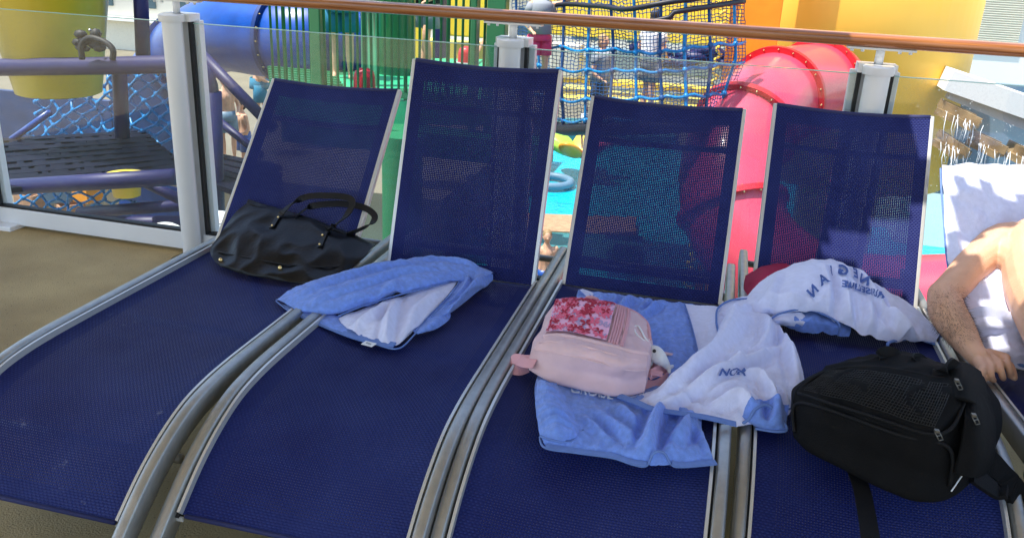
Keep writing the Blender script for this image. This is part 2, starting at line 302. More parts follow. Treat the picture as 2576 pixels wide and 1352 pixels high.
# ================================================================== SETTING
mb = MB(); mb.box((0, -3.1, -.1), (30, 14, .2)); tag(mb.build('deck', M['deck'], loc=(0, 0, 0)), kind='structure')
mb = MB(); mb.box((0, 3.95, -.25), (30, .08, .34)); tag(mb.build('deck_edge', M['white'], loc=(0, 0, 0)), kind='structure')
LOW = -2.8
mb = MB(); mb.box((0, 60, LOW-.1), (160, 130, .2)); tag(mb.build('lower_deck', M['pale'], loc=(0, 0, 0)), kind='structure')
# ------------------------------------------------------------------ glass railing
RY = 3.76
rail = empty('glass_railing', (0, RY, 0), 'white framed glass railing topped by a varnished teak handrail behind the loungers', 'railing')
def wpost(x):
    m1 = MB(); m1.lathe((x, RY-.045, 0), [(0, -.04), (.048, -.04), (.048, 1.2)], 28); m1.box((x, RY-.05, -.012), (.16, .16, .024))
    p_ = m1.build('post', M['white'], rail); sharp(p_)
    m2 = MB(); m2.lathe((x, RY-.045, 1.2), [(0, 0), (.059, 0), (.061, .006), (.061, .03), (.055, .036), (0, .036)], 28); m2.box((x, RY+.03, 1.218), (.15, .09, .036)); sharp(m2.build('cap', M['white'], p_))
    m3 = MB(); m3.box((x-.062, RY+.015, .65), (.014, .03, 1.1)); m3.box((x+.062, RY+.015, .65), (.014, .03, 1.1)); m3.build('gasket', M['black'], p_)
    m4 = MB(); m4.box((x, RY+.055, .62), (.19, .04, 1.17)); bevel(m4.build('clamp_plate', M['white'], p_), .003)
    m5 = MB(); m5.tube([(x, RY, 1.23), (x, RY, 1.31)], .017, 14); m5.box((x, RY, 1.296), (.26, .05, .008))
    for s_ in (-.11, -.07, .07, .11): m5.tube([(x+s_, RY-.012, 1.294), (x+s_, RY-.012, 1.282)], .007, 6)
    m5.build('handrail_bracket', M['white'], p_)
XS = [-3.99, -2.66, -.97, .548, 2.15, 3.75]
for x in XS: wpost(x)
for a, b in zip(XS, XS[1:]):
    g = MB(); g.box(((a+b)/2, RY+.018, .65), (b-a-.13, .012, 1.08)); gp = g.build('glass_panel', M['glass'], rail)
    e2 = MB(); e2.box(((a+b)/2, RY+.02, 1.192), (b-a-.15, .0125, .0035)); e2.build('glass_top_edge', M['gedge'], gp)
    c2 = MB(); c2.box(((a+b)/2, RY+.02, .063), (b-a-.09, .055, .095)); bevel(c2.build('bottom_rail', M['white'], rail), .004)
    c3 = MB(); c3.box(((a+b)/2, RY+.02, .117), (b-a-.15, .04, .012)); c3.build('gasket', M['black'], rail)
for x in (-3.86, -2.6, 1.2): 
    c4 = MB(); c4.box((x, RY+.0, .0), (.14, .16, .05)); bevel(c4.build('foot', M['white'], rail), .005)
hp = [(.048*math.cos(a)*(1 if abs(math.cos(a)) < .9 else 1), .027*math.sin(a)) for a in [2*math.pi*i/20 for i in range(20)]]
hp = [(.046*math.copysign(abs(math.cos(2*math.pi*i/28))**.6, math.cos(2*math.pi*i/28)), .026*math.copysign(abs(math.sin(2*math.pi*i/28))**.7, math.sin(2*math.pi*i/28))) for i in range(28)]
h1 = MB(); h1.sweep([(x*.25-5, RY, 1.327) for x in range(50)], hp, upv=(0, 1, 0)); h1.build('handrail', M['teak'], rail)
# ------------------------------------------------------------------ unseen sheet added overhead for shade, holes cut to shape sun patches
RZ = 3.0
def q(p): k = (RZ-p.z)/SUN.z; return (p.x+SUN.x*k, p.y+SUN.y*k)
def inside(x, y, poly):
    c = False; n = len(poly)
    for i in range(n):
        x1, y1 = poly[i]; x2, y2 = poly[(i+1) % n]
        if (y1 > y) != (y2 > y) and x < (x2-x1)*(y-y1)/(y2-y1)+x1: c = not c
    return c
CH = [(-1.966, 2.885, 48.0, .6), (-1.238, 2.968, 70.0, .6), (-.540, 3.025, 60.0, .5), (.170, 3.240, 60.0, .7), (.885, 2.83, 40, 5.5)]
BS = [1, 1, .93, .93, .95]
def backplane(i, off=0):
    x, y, a, yaw = CH[i]; a = math.radians(a); n = Matrix.Rotation(math.radians(yaw), 3, 'Z') @ V(0, -math.sin(a), math.cos(a)); return V(x, y, SEAT)+n*off, n
def onB(i, px, py, off=0): p0, n = backplane(i, off); return onP(px, py, p0, n)
lit = [[q(onB(3, *p)) for p in ((2352, 525), (2200, 555), (2040, 600), (2120, 650), (2200, 700), (2330, 800), (2420, 860), (2420, 525))],
       [q(onY(px, py, 3.08)) for px, py in ((2320, 730), (2400, 690), (2480, 640), (2540, 590), (2700, 570), (2700, 950), (2545, 900), (2500, 720), (2420, 770), (2320, 790))],
       [q(onB(4, *p)) for p in ((2340, 400), (2800, 400), (2800, 500), (2530, 530), (2490, 505), (2440, 515), (2400, 460))],
       [q(onZ(px, py, .44)) for px, py in ((2450, 790), (2620, 790), (2620, 900), (2520, 870))],
       [q(onZ(px, py, 0)) for px, py in ((2360, 850), (2440, 850), (2470, 925), (2385, 920))],
       [q(onZ(px, py, 0)) for px, py in ((2380, 940), (2480, 945), (2485, 960), (2380, 955))],
       [q(onZ(px, py, 0)) for px, py in ((2495, 1110), (2525, 1112), (2560, 1170), (2530, 1165))],
       [q(V(.42, RY-.05, 1.34)), q(V(6, RY-.05, 1.34)), q(V(6, RY+2, 1.34)), q(V(.5, RY+2, 1.34))]]  # outlines of wanted sun patches, left open in the added sheet
cv = MB(); cs = .04; x0, x1, y0, y1 = -1.6, 2.2, 0.8, 3.44
nx, ny = int((x1-x0)/cs), int((y1-y0)/cs)
for i in range(nx):
    j = 0
    while j < ny:
        xx = x0+(i+.5)*cs
        if any(inside(xx, y0+(j+.5)*cs, pl) for pl in lit): j += 1; continue
        k = j
        while k < ny and not any(inside(xx, y0+(k+.5)*cs, pl) for pl in lit): k += 1
        cv.quad((x0+i*cs, y0+j*cs, RZ), (x0+i*cs, y0+k*cs, RZ), (x0+i*cs+cs, y0+k*cs, RZ), (x0+i*cs+cs, y0+j*cs, RZ)); j = k
cv.quad((-6.5, -1.8, RZ), (-6.5, y1, RZ), (x0, y1, RZ), (x0, -1.8, RZ)); cv.quad((x0, -1.8, RZ), (x0, y0, RZ), (3.0, y0, RZ), (3.0, -1.8, RZ)); cv.quad((x1, y0, RZ), (x1, 2.2, RZ), (3.0, 2.2, RZ), (3.0, y0, RZ))
o = cv.build('shade_sheet', M['whites'], loc=(0, 0, 0)); solid(o, .02, 1); tag(o, 'unseen flat white sheet added overhead to shade the loungers, cut open for sun patches', 'shade sheet')
# ================================================================== LOUNGERS
seat_m = [sling_mat('navy_sling_seat', .03, 1.4, False), sling_mat('navy_sling_seat_dusty', .03, 1.4, True)]; back_m = sling_mat('navy_sling_back', .05, .745)
RP = [(.42, .378), (.2, .378), (0, .378), (-.2, .378), (-.4, .378), (-.6, .378), (-.76, .378), (-.89, .377), (-1.0, .371), (-1.1, .355), (-1.2, .318), (-1.3, .262), (-1.40, .185)]
def railpath(x, ext=True, dz=0):
    pts = [V(x, y, z+dz) for y, z in (RP if ext else RP[2:])]
    return path(pts, 60)
def lounger(idx):
    x, y, a, yaw = CH[idx]; yaw = math.radians(yaw); off = Matrix.Rotation(yaw, 3, 'Z') @ V(.3, 0, 0)
    labels = ['navy mesh sun lounger at the left end of the row, chalky marks on seat', 'navy mesh sun lounger with the tallest, most upright backrest', 'navy mesh sun lounger under the pink backpack and blue towel', 'navy mesh sun lounger under the black backpack and printed white towel', 'sun lounger at the right edge that the shirtless man lies on']
    r = empty('sun_lounger', V(x, y, 0)+off, labels[idx], 'sun lounger', 'navy sun loungers in a row by the glass railing', yaw)
    return r, a
def build_lounger_parts(r):
    L = (0, 0, 0); ps = {}
    # seat sling, slightly sagging
    m1 = MB(); nu, nv = 24, 60; pr = path([V(0, yy, z+.022) for yy, z in RP[2:]], nv+1); vs = []; uvs = []; acc = 0
    for j, p in enumerate(pr):
        if j: acc += (p-pr[j-1]).length
        for i in range(nu+1):
            u = i/nu; sag = .020*math.sin(math.pi*u)**.8*math.sin(math.pi*min(1, max(0, .04+.96*j/nv)))**.5; vs.append((-.3+.6*u, p.y, p.z-sag)); uvs.append((.6*u, 1.42-acc))
    fs = [(j*(nu+1)+i, j*(nu+1)+i+1, (j+1)*(nu+1)+i+1, (j+1)*(nu+1)+i) for j in range(nv) for i in range(nu)]
    m1.add(vs, fs, 0, True, uvs); m1.build('seat_sling', seat_m[0], r, loc=L)
    m1 = MB(); m1.tube([(-.29, -1.402, .205), (.29, -1.402, .205)], .006, 8); m1.build('seat_hem', M['navyedge'], r, loc=L)
    for s_ in (-1, 1):
        prof = [(-.0165, -.042), (-.0165, .014), (-.011, .022), (.011, .022), (.0165, .014), (.0165, -.042), (.011, -.048), (-.011, -.048)]
        f = MB(); pp = path([V(s_*.330, yy, z) for yy, z in RP+[(-1.50, .095), (-1.58, 0)]], 66); f.sweep(pp, prof); rr = sharp(f.build('side_rail', M['alu'], r, loc=L), 50)
        f = MB(); f.sweep(railpath(s_*.303, False, .022), [(-.004, -.02), (-.004, .004), (.004, .004), (.004, -.02)], smooth=False); f.build('sling_track', M['fin'], rr, loc=L)
        f = MB(); f.sweep(railpath(s_*.311, False, .004), [(-.006, -.02), (-.006, .004), (.006, .004), (.006, -.02)], smooth=False); f.build('gasket', M['black'], rr, loc=L)
        f = MB(); f.box((s_*.306, -1.405, .196), (.022, .006, .012)); f.build('end_cap', M['fin'], rr, loc=L)
        for yy in (-.12, -.75, -1.15):
            f = MB(); f.ball((s_*.3115, yy, .39 if yy > -1 else .345), .006, 8); f.build('rivet', M['steel'], rr, loc=L)
        f = MB(); f.tube([(s_*.30, .25, .35), (s_*.30, .33, 0.004)], .017, 12); f.build('rear_leg', M['alu'], r, loc=L)
    for yy, z in ((.12, .35), (.40, .37), (-.5, .30), (-1.15, .24)):
        f = MB(); f.tube([(-.31, yy, z), (.31, yy, z)], .014, 12); f.build('cross_bar', M['alu'], r, loc=L)
    # backrest parts lie along +y from the hinge; rotated by the recline angle
    m1 = MB(); nu, nv = 24, 40; vs = []; uvs = []
    for j in range(nv+1):
        for i in range(nu+1):
            u, v = i/nu, j/nv; sag = .022*math.sin(math.pi*u)**.8*math.sin(math.pi*min(1, .12+.8*v)); top = -.012*math.sin(math.pi*u)*max(0, v-.8)/.2
            vs.append((-.288+.576*u, .82*v+top, .012-sag)); uvs.append((.012+.576*u, .82*v))
    m1.add(vs, [(j*(nu+1)+i, j*(nu+1)+i+1, (j+1)*(nu+1)+i+1, (j+1)*(nu+1)+i) for j in range(nv) for i in range(nu)], 0, True, uvs); ps['back_sling'] = m1.build('back_sling', back_m, r, loc=(0, 0, SEAT))
    hems = []
    m1 = MB(); pth = [V(-.288+.576*i/12, .82-.012*math.sin(math.pi*i/12), .004-.006*math.sin(math.pi*i/12)) for i in range(13)]; m1.tube(pth, .011, 10)
    vs = []; 
    for i in range(13):
        u = i/12; vs += [(-.288+.576*u, .815-.012*math.sin(math.pi*u), -.006-.006*math.sin(math.pi*u)), (-.288+.576*u, .755, -.012-.012*math.sin(math.pi*u))]
    m1.add(vs, [(2*i, 2*i+1, 2*i+3, 2*i+2) for i in range(12)]); m1.build('back_hem', M['navyedge'], ps['back_sling'], loc=(0, 0, 0))
    for s_ in (-1, 1):
        f = MB(); f.sweep([(s_*.294, -.0, 0), (s_*.294, .4, 0), (s_*.294, .825, 0)], [(-.008, -.016), (-.008, .012), (.008, .012), (.008, -.016)], smooth=False); ps['r%d' % s_] = bevel(f.build('back_rail', M['fin'], r, loc=(0, 0, SEAT)), .003)
    f = MB(); f.tube([(-.288, .655, -.03), (-.1, .65, -.042), (.1, .65, -.042), (.288, .655, -.03)], .013, 12); ps['b'] = f.build('back_cross_bar', M['alu'], r, loc=(0, 0, SEAT))
    f = MB(); f.tube([(-.288, .10, -.03), (.288, .10, -.03)], .012, 12); ps['c'] = f.build('back_cross_bar', M['alu'], r, loc=(0, 0, SEAT))
    return r
def setback(r, a):
    i = [round(t[2], 3) for t in CH].index(round(a, 3))
    i = min(range(5), key=lambda k: (Vector((CH[k][0]+.3, CH[k][1], 0))-r.location).length)
    for c in r.children:
        if c.name.startswith('back_'): c.rotation_euler = (math.radians(a), 0, 0); c.scale = (1, BS[i], 1)
r0, a0 = lounger(0); build_lounger_parts(r0)
for i in range(1, 5):
    r, a = lounger(i)
    for ch in list(r0.children):
        c = ch.copy(); C.objects.link(c); c.parent = r
        for g in ch.children: d = g.copy(); C.objects.link(d); d.parent = c
    setback(r, a)
setback(r0, a0)
for c in r0.children:
    if c.name.startswith('seat_sling'): c.data = c.data.copy(); c.data.materials[0] = seat_m[1]
exec_marker = 'FOREGROUND'
# ================================================================== TOWELS
def wr(amp, sc_, seed, aniso=(1, 1)):
    def f(p, u, v):
        n = noise.noise(Vector((p.x*sc_*aniso[0], p.y*sc_*aniso[1], p.z*sc_+seed))); n2 = noise.noise(Vector((p.x*sc_*2.7*aniso[0], p.y*sc_*2.7*aniso[1], seed*3)))
        r_ = (1-abs(n)*2.2); fz = noise.noise(p*170)*.0016+noise.noise(p*330)*.0008
        return V(0, 0, max(amp*(.7*r_+.35*n2)+fz, SEAT+.007-p.z))
    return f
from mathutils.bvhtree import BVHTree
class Hit:
    def __init__(s, *objs):
        s.t = []
        for o in objs:
            me = o.data; M_ = o.matrix_basis.copy(); pp = o.parent
            while pp: M_ = Matrix.Translation(pp.location) @ pp.rotation_euler.to_matrix().to_4x4() @ M_; pp = pp.parent
            s.t.append(BVHTree.FromPolygons([M_ @ v.co for v in me.vertices], [p.vertices[:] for p in me.polygons]))
    def __call__(s, px, py, off=0):
        best = None; d = ray(px, py)
        for t in s.t:
            h = t.ray_cast(EYE, d)
            if h[0] is not None and (best is None or h[3] < best[3]): best = h
        if best is None: return None
        n = best[1]; n = n if n.dot(d) < 0 else -n
        return best[0]+n*off
    def many(s, pts, off=0):
        out = []
        for p in pts:
            h = s(p[0], p[1], p[2] if len(p) > 2 else off)
            if h is not None: out.append(h)
        return out
def pix_text(hit, s, org, ax, ay, size, name, mt, parent, off=.005, bold=.015):
    cu = bpy.data.curves.new('t', 'FONT'); cu.body = s; cu.size = 1; cu.offset = bold; cu.resolution_u = 3; to = bpy.data.objects.new('t', cu); C.objects.link(to)
    bpy.context.view_layer.update(); me = to.evaluated_get(bpy.context.evaluated_depsgraph_get()).to_mesh(); bm = bmesh.new(); bm.from_mesh(me); bmesh.ops.triangulate(bm, faces=bm.faces)
    for _ in range(2): bmesh.ops.subdivide_edges(bm, edges=[e for e in bm.edges if e.calc_length() > .12], cuts=1, use_grid_fill=True); bmesh.ops.triangulate(bm, faces=bm.faces)
    vs = {}; g = MB()
    for v_ in bm.verts:
        x, y = v_.co.x*size, v_.co.y*size; vs[v_.index] = hit(org[0]+ax[0]*x+ay[0]*y, org[1]+ax[1]*x+ay[1]*y, off)
    L = [vs[i] if vs[i] is not None else Vector((0, 0, 0)) for i in range(len(vs))]
    g.add(L, [[v_.index for v_ in fc.verts] for fc in bm.faces if all(vs[v_.index] is not None for v_ in fc.verts) and max((L[a_.index]-L[b_.index]).length for a_ in fc.verts for b_ in fc.verts) < .05]); bm.free(); bpy.data.objects.remove(to)
    return g.build(name, mt, parent)
def folds(specs, base=.04):
    F = []
    for pts, amp, w_ in specs:
        q_ = path([S(px, py, base) for px, py in pts], 24); F.append(([(p.x, p.y) for p in q_], amp*1.35, w_))
    def f(p):
        z = 0
        for q_, amp, w_ in F:
            dm = 1e9; tm = 0
            if (p.x-q_[12][0])**2+(p.y-q_[12][1])**2 > .16: continue
            for i in range(23):
                (x, y), (x2, y2) = q_[i], q_[i+1]; dx, dy = x2-x, y2-y; k = min(max(((p.x-x)*dx+(p.y-y)*dy)/(dx*dx+dy*dy+1e-12), 0), 1)
                d = (p.x-x-dx*k)**2+(p.y-y-dy*k)**2
                if d < dm: dm = d; tm = i+k
            if dm < (4*w_)**2: 
                e_ = math.sin(math.pi*min(max((tm+2)/28, 0), 1))**.8; d = math.sqrt(dm)/w_
                z += amp*e_*(math.exp(-d*d)-.35*math.exp(-((d-1.9)/.8)**2))
        return z
    return f
def wf(w_, f):
    def g(p, u, v):
        d = w_(p, u, v)+V(0, 0, max(f(p), -.03)*(.25+.75*min(1, min(v, 1-v, u, 1-u)*9))); return V(d.x, d.y, max(d.z, SEAT+.007-p.z))
    return g
def G(rows): return [[S(*p) for p in r] for r in rows]
def hem(mb, pts, r=.006, mi=2, n=60): mb.tube([p+V(0, 0, .002) for p in path(pts, n)], r*.62, 6, mi)
def band(mb, pts, w_=.016, mi=2): p_ = path(pts, 40); ribbon(mb, [p+V(0, .35*w_, .004) for p in p_[::3]+[p_[-1]]], V(0, w_, .003), .003, 60, mi)
TM = [M['tblue'], M['twhite'], M['themb'], M['print_'], M['printw']]
def text_on(mb, s, f, u0, v0, du, dv, size, mi, off=.007, mirror=False, bold=.012):
    cu = bpy.data.curves.new('t', 'FONT'); cu.body = s; cu.size = 1; cu.offset = bold; cu.resolution_u = 3; to = bpy.data.objects.new('t', cu); C.objects.link(to)
    bpy.context.view_layer.update(); me = to.evaluated_get(bpy.context.evaluated_depsgraph_get()).to_mesh(); bm = bmesh.new(); bm.from_mesh(me); bmesh.ops.triangulate(bm, faces=bm.faces)
    bmesh.ops.subdivide_edges(bm, edges=[e for e in bm.edges if e.calc_length() > .15], cuts=2, use_grid_fill=True)
    vs = []
    for v_ in bm.verts:
        x, y = v_.co.x*size, v_.co.y*size
        if mirror: x = -x
        u = u0+du[0]*x+dv[0]*y; v = v0+du[1]*x+dv[1]*y; e = .01
        p = f(u, v); n = (f(u+e, v)-p).cross(f(u, v+e)-p); n = n.normalized() if n.length > 0 else V(0, 0, 1)
        if n.z < 0: n = -n
        vs.append(p+n*off)
    mb.add(vs, [[v_.index for v_ in fc.verts] for fc in bm.faces], mi, True, [(0, 0)]*len(vs)); bm.free(); bpy.data.objects.remove(to); 
def towel(name, mb, label, cat='towel', group=None):
    o = mb.build(name, TM); return tag(o, label, cat, group)
# towel between first and second loungers
FA = folds([([(760, 745), (850, 722), (960, 700), (1060, 688)], .016, .018), ([(790, 768), (900, 745), (1000, 715), (1090, 700)], .014, .014), ([(1000, 690), (1100, 672), (1190, 678)], .014, .016), ([(985, 738), (947, 782), (876, 822)], .016, .015), ([(1000, 736), (978, 800), (964, 862)], .018, .014), ([(1100, 735), (1050, 775), (1020, 830)], .012, .018), ([(1215, 690), (1190, 730), (1140, 770)], .014, .014), ([(1180, 700), (1165, 730), (1120, 765)], .010, .008)], .04)
A = MB()
white = G([[(850, 800, .012), (930, 770, .02), (1010, 745, .03), (1090, 715, .035), (1160, 690, .035)],
           [(860, 812, .02), (940, 800, .04), (1015, 770, .035), (1090, 745, .04), (1150, 712, .03)],
           [(875, 826, .015), (950, 822, .03), (1020, 800, .035), (1080, 775, .035), (1125, 745, .028)],
           [(900, 843, .01), (960, 845, .02), (1015, 832, .025), (1060, 810, .022), (1098, 775, .02)],
           [(925, 856, .004), (955, 862, .006), (985, 868, .006), (1003, 866, .006), (1035, 838, .008)]])
fw_ = patch(A, white, 90, 80, 1, wf(wr(.006, 13, 3, (1, .6)), FA))
patch(A, G([[(696, 760, .0), (770, 722, .0), (880, 690, .0), (990, 668, .0), (1090, 662, .0), (1180, 670, .0), (1238, 690, .0)],
            [(693, 754, .012), (762, 716, .04), (872, 683, .06), (985, 661, .075), (1085, 655, .075), (1185, 664, .06), (1241, 688, .03)],
            [(710, 760, .02), (790, 735, .06), (890, 712, .08), (990, 694, .085), (1080, 682, .08), (1165, 680, .06), (1225, 695, .04)],
            [(735, 775, .02), (820, 765, .055), (905, 745, .07), (1000, 722, .075), (1080, 705, .07), (1140, 696, .055), (1205, 702, .04)],
            [(745, 785, .012), (840, 785, .035), (915, 765, .04), (1000, 740, .05), (1075, 722, .05), (1135, 708, .045), (1180, 706, .035)],
            [(740, 786, .002), (845, 792, .012), (920, 772, .02), (1000, 740, .03), (1070, 722, .03), (1130, 706, .03), (1175, 700, .02)]]), 160, 80, 0, wf(wr(.007, 11, 8, (.6, 1.5)), FA))
patch(A, G([[(700, 764, .004), (760, 775, .012), (840, 792, .014), (880, 800, .01)], [(715, 776, .006), (770, 792, .012), (840, 815, .014), (890, 822, .012)], [(735, 790, .003), (800, 817, .003), (870, 845, .004), (940, 862, .004)]]), 50, 16, 0, wr(.003, 14, 5))
patch(A, G([[(1160, 690, .04), (1200, 690, .05), (1240, 690, .03)], [(1150, 715, .035), (1195, 720, .05), (1236, 712, .0)], [(1125, 745, .03), (1160, 752, .04), (1195, 745, .0)], [(1100, 775, .025), (1130, 782, .03), (1158, 772, .0)], [(1075, 795, .02), (1095, 803, .022), (1120, 795, .0)]]), 40, 60, 0, wf(wr(.005, 12, 9, (2, 1)), FA))
patch(A, G([[(1090, 775, .015), (1110, 785, .03), (1133, 785, .01)], [(1070, 795, .015), (1095, 805, .028), (1130, 808, .0)], [(1050, 818, .012), (1070, 828, .02), (1100, 830, .0)], [(1035, 830, .008), (1050, 840, .01), (1075, 836, .0)]]), 24, 30, 0, wr(.004, 16, 2))
for pts in ([(695, 758, .006), (735, 788, .004), (800, 816, .004), (880, 848, .004), (940, 865, .004), (1000, 878, .004), (1040, 845, .008), (1075, 800, .024), (1105, 770, .03), (1140, 735, .035), (1163, 692, .045)],
            [(850, 796, .02), (915, 770, .035), (995, 745, .045), (1070, 726, .05), (1130, 710, .048)], [(1085, 798, .03), (1120, 765, .045), (1175, 735, .05), (1190, 705, .05), (1172, 694, .05)]):
    hem(A, [S(*p) for p in pts], .0045)
hs = path([S(*p) for p in [(735, 789, .004), (800, 817, .004), (880, 849, .004), (940, 866, .004), (1003, 878, .004)]], 40)
ribbon(A, [p+V(0, .014, .004) for p in hs[::4]], V(0, .03, .004), .004, 40, 2)
patch(A, G([[(886, 690, .067), (897, 686, .07), (908, 687, .07)], [(884, 697, .072), (896, 696, .076), (908, 694, .076)]]), 4, 4, 1)
towelA = towel('crumpled_towel', A, 'crumpled blue towel showing its white side between the two left loungers', group='blue and white pool towels')
g = MB(); c0 = S(930, 862, .014); ribbon(g, [c0+V(-.02, -.003, 0), c0+V(.02, -.010, 0)], V(0, .028, 0), .0015, 6); 
lb = g.build('care_tag', M['reflect'], towelA); lm = MB(); [lm.box(c0+V(-.008+.005*i, -.004-.002*i, .0018), (.003, .010, .0006)) for i in range(4)]; lm.build('tag_print', M['trim'], lb)
# blue towel under the pink backpack
FB = folds([([(1500, 728), (1506, 748), (1512, 775)], .018, .012), ([(1540, 735), (1550, 760)], .012, .012), ([(1590, 740), (1572, 765), (1555, 790)], .020, .013), ([(1640, 750), (1600, 790)], .012, .012), ([(1672, 753), (1640, 780), (1605, 800)], .020, .014), ([(1660, 1030), (1640, 1090), (1622, 1150)], .038, .016), ([(1700, 1035), (1672, 1090), (1660, 1140)], -.012, .014), ([(1735, 1045), (1720, 1090), (1700, 1120)], .028, .016), ([(1745, 1050), (1765, 1100), (1795, 1150)], .020, .012),
  ([(1500, 1030), (1550, 1080), (1600, 1120)], .014, .016), ([(1470, 1050), (1530, 1110)], .010, .012), ([(1560, 1020), (1600, 1070)], .010, .014), ([(1640, 800), (1690, 860), (1700, 930)], .008, .03), ([(1360, 1060), (1430, 1065)], .008, .008), ([(1360, 1080), (1440, 1085)], .008, .008)], .02)
B = MB()
fB = patch(B, G([[(1455, 730, .02), (1520, 737, .03), (1590, 745, .015), (1660, 757, .03), (1720, 762, .02), (1760, 770, .01)],
                 [(1440, 770, .015), (1510, 770, .035), (1590, 772, .02), (1665, 785, .025), (1730, 800, .02), (1770, 820, .01)],
                 [(1400, 850, .01), (1480, 850, .02), (1580, 850, .02), (1680, 850, .015), (1745, 870, .015), (1785, 900, .01)],
                 [(1360, 930, .012), (1440, 940, .015), (1560, 940, .01), (1680, 950, .015), (1750, 950, .01), (1790, 960, .01)],
                 [(1345, 975, .025), (1430, 985, .018), (1540, 995, .018), (1640, 1010, .02), (1720, 1030, .02), (1770, 1030, .015)],
                 [(1350, 1040, .03), (1430, 1045, .02), (1530, 1050, .018), (1630, 1065, .03), (1710, 1065, .025), (1765, 1075, .015)],
                 [(1360, 1095, .02), (1440, 1110, .02), (1530, 1115, .025), (1620, 1125, .045), (1700, 1115, .045), (1780, 1125, .02)],
                 [(1372, 1125, .003), (1455, 1138, .003), (1540, 1150, .006), (1625, 1170, .012), (1700, 1172, .012), (1800, 1168, .003)]]), 180, 180, 0, wf(wr(.006, 14, 21, (1.6, .7)), FB))
patch(B, G([[(1352, 958, .03), (1375, 958, .05), (1400, 965, .03)], [(1346, 1010, .035), (1385, 1005, .055), (1432, 1015, .02)], [(1352, 1060, .03), (1400, 1055, .055), (1450, 1060, .02)], [(1358, 1095, .02), (1410, 1085, .05), (1468, 1085, .015)], [(1370, 1108, .01), (1415, 1107, .025), (1468, 1100, .012)]]), 60, 80, 0, wf(wr(.006, 18, 4), FB))
patch(B, G([[(1458, 728, .045), (1475, 745, .03), (1495, 765, .02)], [(1466, 726, .03), (1490, 735, .03), (1505, 750, .02)]]), 10, 8, 1)
hem(B, [S(*p) for p in [(1358, 1100, .012), (1372, 1127, .006), (1455, 1140, .005), (1540, 1152, .008), (1590, 1168, .01), (1625, 1172, .014), (1645, 1140, .045), (1670, 1140, .045), (1690, 1170, .014), (1720, 1175, .01), (1800, 1168, .005)]], .0055)
hem(B, [S(*p) for p in [(1358, 1097, .02), (1400, 1110, .02), (1440, 1112, .014), (1468, 1100, .014), (1466, 1082, .02)]], .006)
band(B, [S(*p) for p in [(1372, 1127, .008), (1455, 1140, .008), (1540, 1152, .012), (1590, 1168, .014), (1625, 1172, .02)]])
band(B, [S(*p) for p in [(1690, 1170, .02), (1720, 1175, .014), (1800, 1168, .008)]])
blue = towel('bath_towel', B, 'blue towel spread under the pink backpack on the third lounger', group='blue and white pool towels')
pix_text(Hit(blue), 'CRUISE', (1432, 990), (1, .17), (.25, -1), 34, 'lettering', M['printw'], blue, .007)
# white towel across third and fourth loungers
FWh = folds([([(1862, 800), (1800, 868), (1740, 927), (1650, 988)], .040, .030), ([(1915, 894), (1832, 938), (1740, 975), (1655, 1005)], .026, .016), ([(1985, 845), (1998, 894), (2016, 950)], .028, .018), ([(1848, 948), (1915, 950), (1957, 1000), (1962, 1040)], .026, .016), ([(1785, 1012), (1855, 996), (1900, 1018)], .024, .016), ([(1955, 812), (1945, 860), (1870, 915)], -.024, .014), ([(1810, 830), (1840, 800), (1880, 775)], .018, .018), ([(1925, 800), (1935, 860), (1900, 900), (1840, 925)], .020, .018), ([(1700, 1015), (1760, 1020), (1830, 1030)], .014, .014), ([(1960, 960), (1990, 985), (2010, 1010)], .016, .012), ([(1765, 1000), (1720, 985)], .012, .012), ([(1890, 975), (1925, 1000), (1930, 1030)], -.016, .010), ([(1845, 765), (1838, 800)], .012, .012)], .06)
W = MB()
patch(W, G([[(1722, 764, .022), (1760, 768, .03), (1800, 770, .04), (1830, 775, .04)], [(1737, 810, .025), (1775, 815, .03), (1800, 815, .045), (1830, 820, .05)], [(1750, 860, .022), (1775, 862, .028), (1792, 862, .035), (1815, 865, .05)], [(1758, 902, .02), (1772, 898, .022), (1785, 895, .03), (1800, 890, .045)]]), 40, 50, 1, wr(.003, 12, 5))
fW = patch(W, G([[(1800, 775, .045), (1850, 752, .05), (1890, 750, .06), (1925, 790, .05), (1950, 800, .04)],
                 [(1805, 830, .05), (1850, 800, .075), (1900, 800, .07), (1950, 830, .07), (1985, 860, .045)],
                 [(1775, 895, .045), (1830, 865, .09), (1895, 865, .07), (1955, 885, .06), (2008, 900, .05)],
                 [(1700, 945, .03), (1790, 925, .085), (1880, 925, .055), (1950, 935, .05), (2022, 955, .03)],
                 [(1645, 980, .025), (1740, 965, .06), (1840, 965, .075), (1930, 975, .045), (2022, 985, .02)],
                 [(1600, 993, .022), (1700, 1000, .03), (1800, 1005, .045), (1900, 1015, .05), (2000, 1020, .01)],
                 [(1558, 1002, .02), (1650, 1034, .02), (1765, 1051, .025), (1852, 1070, .02), (1985, 1040, .01)]]), 190, 190, 1, wf(wr(.007, 13, 31, (.8, .8)), FWh))
patch(W, G([[(1840, 1030, .03), (1880, 1010, .05), (1930, 1005, .05), (1985, 1020, .02)], [(1850, 1055, .02), (1885, 1035, .045), (1935, 1030, .05), (1980, 1050, .02)], [(1872, 1060, .012), (1895, 1060, .03), (1940, 1065, .03), (1977, 1075, .01)], [(1888, 1065, .003), (1910, 1078, .004), (1945, 1085, .004), (1972, 1086, .003)]]), 60, 60, 0, wf(wr(.006, 14, 6), FWh))
hem(W, [S(*p) for p in [(1555, 998, .022), (1600, 1014, .022), (1650, 1032, .022), (1765, 1046, .026), (1850, 1066, .014), (1882, 1056, .03), (1900, 1030, .055), (1935, 1022, .055), (1978, 1075, .012), (1958, 1086, .006), (1900, 1078, .006)]], .0075)
